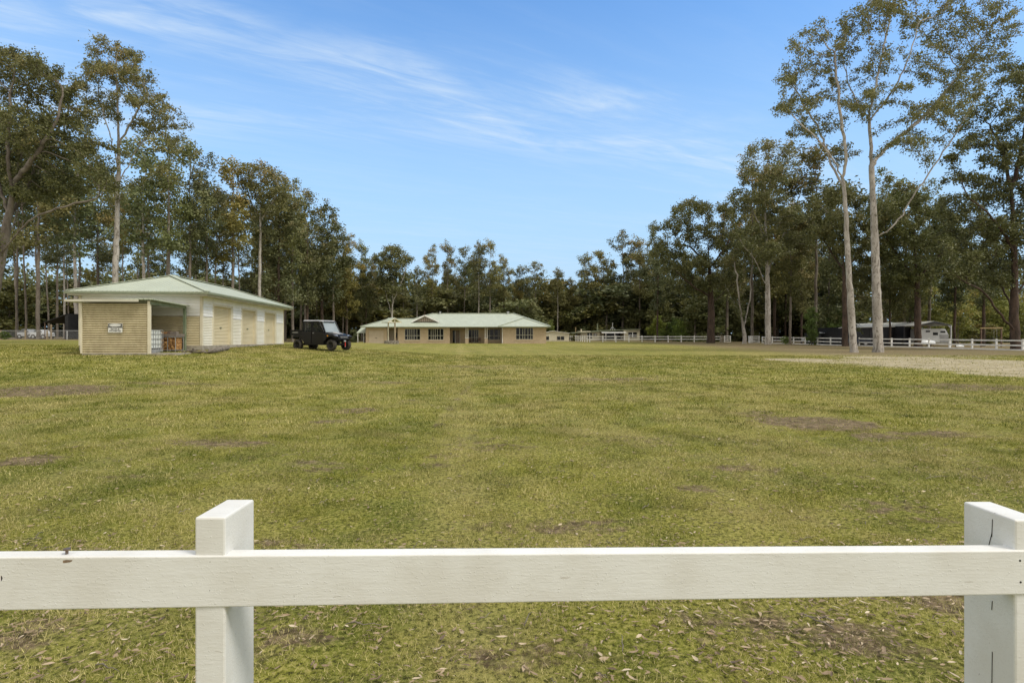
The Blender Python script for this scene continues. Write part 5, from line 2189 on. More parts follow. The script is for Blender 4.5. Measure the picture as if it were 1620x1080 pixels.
def house():
    Y = 92.0
    k = Y / F
    z0 = CAMZ - 7.0 / F * Y
    root = thing('brick_house', (X(578.5, Y), Y, z0), 'long single storey cream brick house with pale green roof across the lawn', 'house')

    def hx(px, y=0):
        return (px - 810) / F * (Y + y) + (810 - 578.5) * k

    def hz(py, y=0):
        return CAMZ - (py - HOR) / F * (Y + y) - z0
    H = 2.62
    xa, xv, xe = 0.0, hx(711.5), hx(794.5, -1.2)
    xw = hx(864, -1.2)
    yb = 12.0
    # openings along the front wall: (x0, x1, z0, z1)
    ops = [(hx(583), hx(607), 0, hz(522.8)), (hx(612), hx(629.5), 0, 2.5), (hx(640), hx(665), .55, hz(519.6)), (hx(677), hx(702), .55, hz(519.6))]

    def wall_x(m, x0, x1, y, ops_, th=.12, h=H):
        cur = x0
        for (a, b, c, d) in ops_:
            if a > cur:
                m.box(cur, a, y, y + th, -.25, h)
            if c > 0:
                m.box(a, b, y, y + th, -.25, c)
            if d < h:
                m.box(a, b, y, y + th, d, h)
            cur = b
        m.box(cur, x1, y, y + th, -.25, h)
    m = MB()
    wall_x(m, xa, xv, 0, ops)
    m.box(xv - .12, xv, .12, 2.4, -.25, H)
    # veranda back wall
    yv = 2.4
    vops = [(hx(716, yv), hx(727.5, yv), 0, 2.15), (hx(741, yv), hx(757.5, yv), .12, 2.3), (hx(771.5, yv), hx(791.5, yv), .55, 2.35)]
    wall_x(m, xv, xe + .4, yv, vops)
    # wing
    wops = [(hx(816, -1.2), hx(843.5, -1.2), .62, hz(518, -1.2))]
    wall_x(m, xe, xw, -1.2, wops)
    m.box(xe, xe + .12, -1.08, yv, -.25, H)
    m.box(xw - .12, xw, -1.08, yb, -.25, H)
    m.box(xa, xa + .12, .12, 8, -.25, H)
    m.box(xa + .12, 4.0, 7.88, 8, -.25, H)
    m.box(4.0, xw - .12, yb - .12, yb, -.25, H)
    m.box(4.0, 4.12, 8, yb - .12, -.25, H)
    # alcove by the garage
    m.box(ops[1][0] - .12, ops[1][0], .12, 2.0, -.25, H)
    m.box(ops[1][1], ops[1][1] + .12, .12, 2.0, -.25, H)
    m.box(ops[1][0], ops[1][1], 2.0, 2.12, -.25, H)
    # window hoods of soldier bricks below the sills
    wl = m.build('wall', M['brick'], root)
    for (a, b, c, d) in (ops[2], ops[3], wops[0]):
        y = -1.2 if a > 20 else 0
        s_ = MB()
        s_.box(a - .12, b + .12, y - .05, y + .02, c - .22, c - .0)
        s_.build('sill', M['brick'], wl)
    # garage door
    m = MB()
    a, b, c, d = ops[0]
    m.corr_x(a, b, 0, d, .10, .42, .012, seg=8, saw=True)
    gd = m.build('garage_door', mat('garage_door_beige', (.50, .42, .31), (.46, .38, .28), 2, .6), root, recalc=False)
    m = MB()
    m.box((a + b) / 2 - .14, (a + b) / 2 + .14, .05, .085, .82, .88)
    m.build('handle', M['black'], gd)
    # alcove door
    m = MB()
    a, b = ops[1][0], ops[1][1]
    m.box(a + .05, a + .95, 1.95, 1.99, 0, 2.1)
    m.build('panel_door', mat('door_beige', (.42, .36, .28), None), root)
    m = MB()
    n = 20
    cx = hx(625, 1.4)
    m.prism_y([(cx + .24 * math.cos(2 * math.pi * i / n), 1.32 + .52 * math.sin(2 * math.pi * i / n)) for i in range(n)], 1.93, 1.97)
    m.build('oval_pane', M['signblack'], root)
    cw = [(0, .02)]
    window_unit(root, *ops[2][:2], .55, ops[2][3], .05, (.2, .33, .46, .60, .78), curtain=[(.44, .60)])
    window_unit(root, *ops[3][:2], .55, ops[3][3], .05, (.2, .33, .46, .60, .78), curtain=[(.44, .60)])
    window_unit(root, *wops[0][:2], .62, wops[0][3], -1.15, (.22, .40, .52, .70, .86), curtain=[(.40, .52)])
    window_unit(root, *vops[1][:2], .12, 2.3, yv + .05, (.33, .60, .8), curtain=[(.05, .15), (.82, .96)])
    window_unit(root, *vops[2][:2], .55, 2.35, yv + .05, (.16, .5, .84), curtain=[(.86, .96)])
    m = MB()
    a, b = vops[0][0], vops[0][1]
    m.box(a, a + .42, yv + .06, yv + .10, 0, 2.12)
    m.build('side_light', M['pane'], root)
    m = MB()
    m.box(a + .45, b, yv + .03, yv + .08, 0, 2.12)
    dd = m.build('front_door', mat('door_brown', (.16, .12, .09), (.20, .155, .12), 3, .6), root)
    for q in (a + .40, b - .03):
        m = MB()
        m.box(q, q + .06, yv + .0, yv + .1, 0, 2.14)
        m.build('door_post', M['whitepaint'], dd)
    # veranda: low brick piers, each with a pair of white posts, and lattice brackets under the eave
    for px in (738.8, 769.2):
        x = hx(px, .2)
        m = MB()
        m.box(x - .26, x + .26, -.05, .42, -.25, .82)
        pr = m.build('pier', M['brick'], root)
        m = MB()
        m.box(x - .29, x + .29, -.08, .45, .82, .88)
        m.build('cap', M['whitepaint'], pr)
        for s_ in (-.16, .16):
            m = MB()
            m.box(x + s_ - .05, x + s_ + .05, .12, .22, .88, H - .02)
            m.build('veranda_post', M['whitepaint'], root)
    m = MB()
    n = 46
    for i in range(n):
        x = xv + .15 + (xe - xv - .3) * i / (n - 1)
        m.box(x - .045, x + .045, .13, .17, H - .30, H - .14)
    m.box(xv, xe, .125, .175, H - .14, H - .10)
    m.build('fretwork', M['darktimber'], root)
    # floor and path
    m = MB()
    m.box(xa - .3, xw + .5, -1.9, 2.2, -.4, -.03)
    m.build('apron', M['concrete'], root)
    # eaves
    e = .55
    ze = hz(516.8, -.5)
    m = MB()
    m.box(xa - .6, xe - .35, -e, 0, H, H + .03)
    m.box(xv, xe, 0, yv, H, H + .03)
    m.box(xe - .45, xw + .55, -1.2 - e, -1.2, H, H + .03)
    m.box(xw, xw + .55, -1.2, yb + .4, H, H + .03)
    m.box(xa - .6, xa, 0, 8.4, H, H + .03)
    m.build('soffit', M['fascia'], root)
    m = MB()
    m.box(xa - .62, xe - .46, -e - .04, -e, H - .02, ze - .06)
    m.box(xe - .5, xw + .58, -1.2 - e - .04, -1.2 - e, H - .02, ze - .06)
    m.box(xe - .5, xe - .46, -1.2 - e, -e - .04, H - .02, ze - .06)
    m.box(xw + .55, xw + .59, -1.2 - e, yb + .4, H - .02, ze - .06)
    m.box(xa - .62, xa - .58, -e, 8.4, H - .02, ze - .06)
    m.build('fascia', M['fascia'], root)
    m = MB()
    m.box(xa - .72, xe - .56, -e - .14, -e - .045, ze - .12, ze)
    m.box(xe - .60, xw + .70, -1.2 - e - .14, -1.2 - e - .045, ze - .12, ze)
    m.box(xw + .595, xw + .69, -1.2 - e - .04, yb + .4, ze - .12, ze)
    m.build('gutter', M['gutter'], root)
    # roofs
    m = MB()
    ze += .03
    E = .62
    yf = -E
    # main roof
    yrd = 6.0
    rz_ = hz(495.8, yrd)
    p = (rz_ - ze) / (yrd - yf)
    yback = 2 * yrd - yf
    xl_r, xr_r = hx(685, yrd), hx(812, yrd)
    xl0 = xl_r - (yrd - yf)
    xr0 = xw + .66
    a, b = (xl_r, yrd, rz_), (xr_r, yrd, rz_)
    m.slab([(xl0, yf, ze), (xr0 - .01, yf, ze), b, a], .05)
    m.slab([(xr0, yf, ze), (xr0, yback, ze), b], .05)
    m.slab([(xr0, yback, ze), (xl0, yback, ze), a, b], .05)
    m.slab([(xl0, yback, ze), (xl0, yf, ze), a], .05)
    # lower left roof
    rl = 3.6
    zl = hz(504, rl)
    pl = (zl - ze) / (rl - yf)
    xll = xa - .7
    c = (hx(617, rl), rl, zl)
    dxx = xl0 + (zl - ze) / p
    m.slab([(xll, yf, ze - .004), (xl0 + .5, yf, ze - .004), (dxx + .3, rl, zl), c], .05)
    m.slab([(xll, 2 * rl - yf, ze - .004), (xll, yf, ze - .004), c], .05)
    m.slab([(xl0 + 3, 2 * rl - yf, ze - .004), (xll, 2 * rl - yf, ze - .004), c, (dxx + .3, rl, zl)], .05)
    # wing hip
    wx0, wy0 = xe - .62, -1.2 - E
    wc = (wx0 + xr0) / 2
    wz = ze + (xr0 - wx0) / 2 * p
    wya = wy0 + (xr0 - wx0) / 2
    apex = (wc, wya, wz)
    ybk = yf + (wz - ze) / p
    m.slab([(wx0, wy0, ze + .004), (xr0, wy0, ze + .004), apex], .05)
    m.slab([(wx0, yf + .3, ze + .004), (wx0, wy0, ze + .004), apex, (wc, ybk + .3, wz)], .05)
    m.slab([(xr0 + .0, wy0, ze + .004), (xr0 + .0, ybk + 2.2, ze + .004), (wc, ybk + .3, wz), apex], .05)
    rf = m.build('roof', M['roof'], root)
    m = MB()
    u = .05
    for (q, s_) in ((a, b), (b, (xr0, yf + .6, ze + .1)), (a, (dxx, yf + (zl - ze) / p, zl)), (c, (xll, yf, ze)), (c, (dxx, rl, zl)), (apex, (wx0, wy0, ze)), (apex, (xr0, wy0, ze))):
        m.beam((q[0], q[1], q[2] + u), (s_[0], s_[1], s_[2] + u), .28, .05)
    m.build('ridge_cap', M['roof_rust'], rf)
    # gablet
    gy = 1.35
    gb = hz(508.8, gy)
    gt = hz(498.6, gy)
    gc = hx(672.5, gy)
    gl, gr = hx(651.5, gy), hx(695, gy)
    m = MB()
    m.prism_y([(gl + .5, gb), (gr - .5, gb), (gc, gt - .15)], gy, gy + .1)
    gab = m.build('gable', mat('gable_infill', (.30, .25, .20), (.38, .33, .26), 6, .8, stretch=(6, 1, 1)), root)
    m = MB()
    m.slab([(gl, gy - .25, gb - .02), (gc, gy - .25, gt), (gc, gy + 4.4, gt), (gl, gy + 4.4, gb - .02)], .05)
    m.slab([(gc, gy - .25, gt), (gr, gy - .25, gb - .02), (gr, gy + 4.4, gb - .02), (gc, gy + 4.4, gt)], .05)
    m.build('gable_roof', M['roof'], root)
    m = MB()
    m.beam((gl, gy - .28, gb - .06), (gc, gy - .28, gt - .03), .05, .22, up=(0, 0, 1))
    m.beam((gr, gy - .285, gb - .06), (gc, gy - .285, gt - .03), .05, .22, up=(0, 0, 1))
    m.build('bargeboard', M['whitepaint'], gab)
    m = MB()
    for i in range(9):
        t_ = (i + .5) / 9
        x = gl + .7 + (gr - gl - 1.4) * t_
        h = (gt - gb - .3) * (1 - abs(2 * t_ - 1)) + .05
        m.box(x - .03, x + .03, gy - .06, gy - .01, gb, gb + h)
    m.tube([(gc, gy - .3, gt - .1), (gc, gy - .3, gt + .75)], .03, 6)
    m.build('finial', M['darktimber'], gab)
    m = MB()
    xx = hx(695.5, 5)
    m.tube([(xx, 5.6, rz_ - .3), (xx, 5.6, rz_ + .22)], .12, 10)
    m.tube([(xx, 5.6, rz_ + .22), (xx, 5.6, rz_ + .30)], .2, 10)
    m.build('roof_vent', M['steel'], rf)
    m = MB()
    xx = hx(803.5, 5)
    m.tube([(xx, 5.8, rz_ - .3), (xx, 5.8, rz_ + .18)], .18, 10)
    m.tube([(xx, 5.8, rz_ + .18), (xx, 5.8, rz_ + .32)], .26, 10)
    m.build('roof_vent', M['steel'], rf)
    m = MB()
    m.tube([(xe + .02, -1.27, H - .05), (xe + .02, -1.27, 0)], .05, 8)
    m.build('downpipe', M['whitepaint'], root)
    # side porch at the garage end
    m = MB()
    m.slab([(xa - 1.85, 1.2, hz(526.3, 1.2)), (xa - .02, 1.2, hz(526.3, 1.2)), (xa - .02, 3.0, hz(517.6, 3)), (xa - 1.45, 3.0, hz(517.6, 3))], .05)
    m.slab([(xa - 1.45, 3.0, hz(517.6, 3)), (xa - .02, 3.0, hz(517.6, 3)), (xa - .02, 5.2, hz(526.3, 3)), (xa - 1.85, 5.2, hz(526.3, 3))], .05)
    m.build('porch_roof', M['roof'], root)
    for (x, y) in ((xa - 1.62, 1.35), (xa - 1.62, 5.0)):
        m = MB()
        m.box(x - .07, x + .07, y - .07, y + .07, 0, hz(526.3, 1.2) + .02)
        m.build('porch_post', M['whitepaint'], root)
    m = MB()
    m.box(xa - 1.5, xa - .05, 4.9, 5.0, 0, .75)
    m.build('porch_rail', M['darktimber'], root)
    # outdoor chairs and a table on the veranda
    for i, (px, lb) in enumerate(((744, 'dark outdoor chair on the veranda left of the small table'), (757, 'dark outdoor chair on the veranda right of the small table'))):
        m = MB()
        for sx in (-.22, .22):
            for sy in (-.2, .2):
                m.beam((sx, sy, 0), (sx * .95, sy * .95, .42), .035)
        m.box(-.25, .25, -.24, .24, .42, .46)
        o = thing('outdoor_chair', (root.location.x + hx(px, 1), Y + 1.0, z0 - .03), lb, 'chair', rz=.5 - i)
        m.build('frame', M['darktimber'], o)
        m = MB()
        m.prism_x([(.20, .46), (.25, .46), (.33, .95), (.28, .95)], -.25, .25)
        m.build('backrest', M['darktimber'], o)
        m = MB()
        for sx in (-.27, .27):
            m.box(sx - .03, sx + .03, -.24, .24, .64, .67)
            m.box(sx - .02, sx + .02, -.23, -.19, .42, .64)
        m.build('armrest', M['darktimber'], o)
    o = thing('outdoor_table', (root.location.x + hx(750.5, 1), Y + .8, z0 - .03), 'small dark table standing between the two veranda chairs', 'table')
    m = MB()
    m.tube([(0, 0, .66), (0, 0, .70)], .42, 20)
    m.build('tabletop', M['darktimber'], o)
    for a in range(4):
        m = MB()
        c_, s_ = math.cos(a * 1.5708 + .78), math.sin(a * 1.5708 + .78)
        m.beam((c_ * .34, s_ * .34, 0), (c_ * .24, s_ * .24, .66), .04)
        m.build('leg', M['darktimber'], o)


house()


def wishing_well():
    Y = 61.0
    x = X(619.5, Y)
    k = Y / F
    z = G(x, Y)
    root = thing('wishing_well', (x, Y, z), 'small wishing well with pale green gabled roof and stone base on the lawn', 'wishing well', rz=R(38))
    m = MB()
    rr = random.Random(2)
    for row_ in range(2):
        n = 16
        for i in range(n):
            a = 2 * math.pi * (i + .5 * row_) / n
            r = .68
            c = Vector((r * math.cos(a), r * math.sin(a), .09 + .17 * row_))
            s_ = .13
            M_ = Matrix.Translation(c) @ Matrix.Rotation(a, 4, 'Z')
            m.M = M_
            m.hexa([(-s_ * .7, -s_, -s_ * .66), (s_ * .8, -s_, -s_ * .66), (s_ * .8, s_, -s_ * .66), (-s_ * .7, s_, -s_ * .66),
                    (-s_ * .6, -s_ * .9, s_ * rr.uniform(.55, .8)), (s_ * .7, -s_ * .9, s_ * rr.uniform(.55, .8)), (s_ * .7, s_ * .9, s_ * rr.uniform(.55, .8)), (-s_ * .6, s_ * .9, s_ * rr.uniform(.55, .8))])
            m.M = None
    m.build('stone_ring', M['stone'], root)
    h = 2.30
    for s_ in (-1, 1):
        m = MB()
        m.box(s_ * .17 - .055, s_ * .17 + .055, -.45 * s_ - .055, -.45 * s_ + .055, 0, h + (.42 if s_ < 0 else .42))
        m.build('post', M['trim'] if s_ < 0 else M['timber'], root)
    # roof: ridge front to back
    m = MB()
    w, d = .80, .78
    m.slab([(-w, -d, h + .02), (0, -d, h + .52), (0, d, h + .52), (-w, d, h + .02)], .03)
    m.slab([(0, -d, h + .52), (w, -d, h + .02), (w, d, h + .02), (0, d, h + .52)], .03)
    m.build('roof', M['roof_rust'], root)
    m = MB()
    for y in (-d + .02, d - .02):
        m.beam((-w, y, h - .03), (0, y, h + .46), .03, .10)
        m.beam((w, y, h - .03), (0, y, h + .46), .03, .10)
        m.beam((-w * .9, y, h + .0), (w * .9, y, h + .0), .04, .07)
        m.beam((0, y, h), (0, y, h + .42), .05)
    m.build('gable_frame', M['trim'], root)
    m = MB()
    m.tube([(.30, -.1, .25), (.28, -.1, 1.5), (.30, -.05, 1.75)], .045, 8)
    m.tube([(.30, -.1, 1.2), (.42, -.18, 1.15)], .03, 6)
    m.build('pump', mat('green_pump', (.04, .10, .05), None), root)


wishing_well()


# ------------------------------------------------------------------ outbuildings beyond
def cream_shed():
    Y = 118.0
    k = Y / F
    z0 = G(X(885, Y), Y)
    ox = X(858, Y)
    root = thing('metal_shed', (ox, Y, z0), 'low cream metal shed with a gable end just right of the brick house', 'shed')

    def hx(p):
        return X(p, Y) - ox

    def hz(p):
        return Zp(p, Y) - z0
    m = MB()
    x0, x1, xc = 0, hx(900), hx(874)
    m.prism_y([(x0, 0), (x1, 0), (x1, hz(527)), (xc, hz(523.6)), (x0, hz(527.5))], 0, 8)
    m.build('wall', mat('cream_metal', (.60, .56, .43), (.52, .48, .36), 3, .6, stretch=(3, 1, .4)), root)
    m = MB()
    for p in (869, 881, 889, 893.5, 899.8):
        x = hx(p)
        m.box(x - .05, x + .05, -.03, -.003, 0, hz(526 + abs(p - 874) * .06))
    m.box(x0, x1, -.032, -.004, hz(538.2), hz(537.4))
    m.build('trim', M['trim'], root)
    m = MB()
    m.slab([(x0 - .2, -.3, hz(527.3)), (xc, -.3, hz(523)), (xc, 8.2, hz(523)), (x0 - .2, 8.2, hz(527.3))], .07)
    m.slab([(xc, -.3, hz(523)), (x1 + .2, -.3, hz(526.8)), (x1 + .2, 8.2, hz(526.8)), (xc, 8.2, hz(523))], .07)
    m.build('roof', M['whitepaint'], root)
    for (a, b) in ((862.5, 868.5), (881.3, 886.3), (887.3, 892.5)):
        m = MB()
        m.box(hx(a), hx(b), -.06, -.034, hz(537.4), hz(532))
        m.build('window', M['pane'], root)


cream_shed()


def cottage():
    Y = 126.0
    ox = X(918, Y)
    z0 = G(ox + 5, Y)
    root = thing('cottage', (ox, Y, z0), 'low cream cottage with flat roof, awning and flues behind the white fence', 'cottage')
    wm = mat('cottage_cream', (.50, .46, .34), (.42, .38, .27), 2, .7)

    def hx(p):
        return X(p, Y) - ox

    def hz(p):
        return Zp(p, Y) - z0
    H = hz(525)
    m = MB()
    m.prism_x([(0, 0), (7, 0), (7, hz(523)), (0, hz(524.6))], hx(919), hx(949))
    m.box(hx(949), hx(957), 1.2, 1.3, 0, hz(524))
    m.box(hx(957), hx(986), 2.4, 2.5, 0, hz(523))
    m.prism_x([(-.6, 0), (7, 0), (7, hz(520.5)), (-.6, hz(521.3))], hx(986), hx(1011))
    m.box(hx(957), hx(986), .0, .1, 0, hz(537.5))
    m.build('wall', wm, root)
    m = MB()
    m.slab([(hx(905), -.4, hz(526.6)), (hx(950), -.4, hz(523.6)), (hx(950), 7.2, hz(522.4)), (hx(905), 7.2, hz(525.4))], .12)
    m.slab([(hx(948), -.5, hz(523)), (hx(1012.5), -.9, hz(520.2)), (hx(1012.5), 7.3, hz(519.6)), (hx(948), 7.3, hz(522))], .14)
    m.build('roof', M['gutter'], root)
    m = MB()
    m.slab([(hx(951), -1.4, hz(526.5)), (hx(990), -1.4, hz(526.3)), (hx(986), .8, hz(523.4)), (hx(950), .8, hz(523.8))], .06)
    aw = m.build('awning', M['whitepaint'], root)
    for p in (957, 971, 986):
        m = MB()
        m.box(hx(p) - .06, hx(p) + .06, -1.3, -1.2, 0, hz(526.5))
        m.build('post', M['whitepaint'], root)
    m = MB()
    m.box(hx(958), hx(985), 2.32, 2.39, hz(537), hz(526.5))
    m.build('dark_glazing', M['pane'], root)
    for (a, b, c, d, y) in ((929, 936.5, 535, 526.5, -.03), (993, 1006.5, 533.8, 525.6, -.63), (939, 944, 531, 527.5, -.03)):
        m = MB()
        m.box(hx(a), hx(b), y - .03, y, hz(c), hz(d))
        w = m.build('window', M['pane'], root)
        m = MB()
        m.box(hx((a + b) / 2) - .05, hx((a + b) / 2) + .05, y - .05, y - .031, hz(c), hz(d))
        m.box(hx(a), hx(b), y - .051, y - .032, hz((c + d) / 2) - .04, hz((c + d) / 2) + .04)
        m.build('frame', M['whitepaint'], w)
    for (p, t_, b, r, mm) in ((948.3, 512, 523, .14, 'gutter'), (972.8, 510.5, 522, .07, 'steel'), (913, 518, 526, .09, 'ochre'), (922, 521, 526, .12, 'trim')):
        m = MB()
        m.tube([(hx(p), 3, hz(b) - .3), (hx(p), 3, hz(t_))], r, 10)
        m.tube([(hx(p), 3, hz(t_)), (hx(p), 3, hz(t_) + .12)], r * 1.5, 10)
        m.build('flue', M[mm], root)
    m = MB()
    for s_ in (-1, 1):
        m.tube([(hx(972.8), 3, hz(516)), (hx(972.8) + s_ * .6, 3 - .2, hz(521.5))], .04, 6)
    m.build('flue_stay', M['steel'], root)
    # porch stairs / handrail
    m = MB()
    m.beam((hx(953), -1.0, hz(542)), (hx(957), -1.0, hz(536)), .08)
    m.beam((hx(918), -.3, 0), (hx(922), -.3, hz(532)), .1)
    m.build('handrail', M['whitepaint'], root)


cottage()


def rail_line(pts, label, h=1.2, rails=(1.05, .62), spacing=2.4, pw=.14, rh=.13, mat_=None, close=False, group=None, name='rail_fence'):
    """post and rail fence along a polyline, each post a part"""
    a = pts[0]
    root = thing(name, (a[0], a[1], G(*a)), label, 'fence', group=group)
    ox, oy, oz = root.location
    mm = mat_ or M['whitepaint']
    for (p, q) in zip(pts[:-1], pts[1:]):
        p, q = Vector(p), Vector(q)
        L = (q - p).length
        n = max(1, round(L / spacing))
        rm = [MB() for _ in rails]
        for i in range(n + 1):
            c = p + (q - p) * i / n
            if i < n or q == Vector(pts[-1]):
                z = G(c.x, c.y)
                m = MB()
                m.box(c.x - ox - pw / 2, c.x - ox + pw / 2, c.y - oy - pw / 2, c.y - oy + pw / 2, z - oz - .2, z - oz + h)
                m.build('post', mm, root)
            if i < n:
                d = p + (q - p) * (i + 1) / n
                za, zb = G(c.x, c.y), G(d.x, d.y)
                nrm = Vector((q.y - p.y, p.x - q.x)).normalized()
                if nrm.y > 0:
                    nrm = -nrm
                o_ = nrm * (pw / 2 - .01)
                for r_, hh in zip(rm, rails):
                    r_.beam((c.x - ox + o_.x, c.y - oy + o_.y, za - oz + hh), (d.x - ox + o_.x, d.y - oy + o_.y, zb - oz + hh), .05, rh)
        for r_ in rm:
            r_.build('rail', mm, root)
    return root


def P2(px, Y):
    return (X(px, Y), Y)


rail_line([P2(902, 126), P2(933, 105), P2(1119, 105), P2(1139.5, 105)], 'long white two rail fence between the cottage and the lawn', h=1.22, rails=(1.02, .55), spacing=2.4)
# the fence on the right comes towards the camera
A_, B_ = Vector((X(1206, 94.5), 94.5)), Vector((X(1582, 58), 58))
dirn = (B_ - A_).normalized()
E_ = B_ + dirn * 12.0
rail_line([tuple(A_), tuple(E_)], 'white three rail fence running along the right side of the lawn', h=1.12, rails=(.98, .50, .06), spacing=2.42, rh=.14)


def gate(p0, p1, Y, label, bars=5):
    x0, x1 = X(p0, Y), X(p1, Y)
    z = G(x0, Y)
    root = thing('paddock_gate', (x0, Y, z), label, 'gate')
    w = x1 - x0
    for x in (0, w):
        m = MB()
        m.box(x - .07, x + .07, -.05, .05, .0, 1.22)
        m.build('stile', M['whitepaint'], root)
    for i in range(bars):
        m = MB()
        z_ = .12 + 1.0 * i / (bars - 1)
        m.box(.07, w - .07, -.03, .03, z_ - .06, z_ + .06)
        m.build('bar', M['whitepaint'], root)


gate(1146.3, 1155.5, 103.5, 'short white slatted gate panel at the right end of the back fence', 4)
gate(1186.5, 1201, 96, 'white slatted gate panel left of the pink grey gum', 5)


def pillar(px0, px1, pt, pb, Y, label, mm):
    x0, x1 = X(px0, Y), X(px1, Y)
    z = G((x0 + x1) / 2, Y)
    root = thing('gate_pillar', ((x0 + x1) / 2, Y, z), label, 'pillar')
    w = (x1 - x0) / 2
    h = Zp(pt, Y) - z
    m = MB()
    m.box(-w * .85, w * .85, -w * .85, w * .85, -.1, h - .12)
    m.build('shaft', mm, root)
    m = MB()
    m.box(-w, w, -w, w, h - .12, h)
    m.build('cap', mm, root)


pillar(1139.3, 1145.4, 531, 543, 104, 'grey box pillar at the end of the back fence', M['concrete'])
pillar(1184.5, 1190.5, 531.2, 543.5, 96.6, 'white capped pillar beside the slatted gate', M['whitepaint'])


def car(name, px0, px1, Y, label, paint, hgt=1.5, rz=0.0, kind='sedan'):
    x = X((px0 + px1) / 2, Y)
    L = (px1 - px0) / F * Y
    root = thing(name, (x, Y, G(x, Y)), label, 'car', rz=rz)
    h = L / 2
    H = hgt
    w = .85
    body = [(-h, .35), (h, .35), (h, .75), (h * .92, .92), (h * .55, .98), (-h * .95, 1.0), (-h, .8)]
    m = MB()
    m.prism_y(body, -w, w)
    m.build('body', paint, root, bevel=.05)
    m = MB()
    if kind == 'wagon':
        cab = [(-h * .92, .97), (h * .48, .97), (h * .22, H), (-h * .82, H)]
    elif kind == 'ute':
        cab = [(-h * .15, .97), (h * .5, .97), (h * .28, H), (-h * .1, H)]
    else:
        cab = [(-h * .72, .97), (h * .5, .97), (h * .2, H), (-h * .42, H)]
    m.prism_y(cab, -w * .85, w * .85)
    m.build('cabin', paint, root, bevel=.05)
    for s_ in (-1, 1):
        m = MB()
        c2 = [(x_ * .9 + (cab[0][0] + cab[1][0]) * .05, z_ * .86 + .97 * .16 if z_ > 1 else 1.02) for x_, z_ in cab]
        m.prism_y(c2, s_ * w * .86 - .01, s_ * w * .86 + .01)
        m.build('window', M['pane'], root)
    for wx in (-h * .62, h * .62):
        for s_ in (-1, 1):
            m = MB()
            m.tube([(wx, s_ * w * 1.01, .33), (wx, s_ * w * .75, .33)], .33, 18)
            q = m.build('wheel', M['tyre'], root)
            m = MB()
            m.tube([(wx, s_ * w * 1.015, .33), (wx, s_ * w * .9, .33)], .18, 14)
            m.build('rim', M['steel'], q)
    for s_ in (-1, 1):
        m = MB()
        m.box(h - .02, h + .015, s_ * .6 - .16, s_ * .6 + .16, .66, .80)
        m.build('headlight', M['lens'], root)
    return root


car('parked_car', 33, 59, 88, 'pale blue grey car half hidden behind the left wire fence', M['carwhite'], 1.45)
car('parked_car', 55, 80, 84, 'white car with a sloping bonnet behind the left wire fence', M['carwhite'], 1.35)
car('parked_utility', 1272, 1312, 90, 'white utility parked behind the right fence left of the charcoal sheds', M['carwhite'], 1.7, kind='ute', rz=R(-8))
car('four_wheel_drive', 1336, 1371, 76, 'dark blue four wheel drive parked behind the two pale gums', M['carblue'], 1.85, kind='wagon', rz=R(-10))


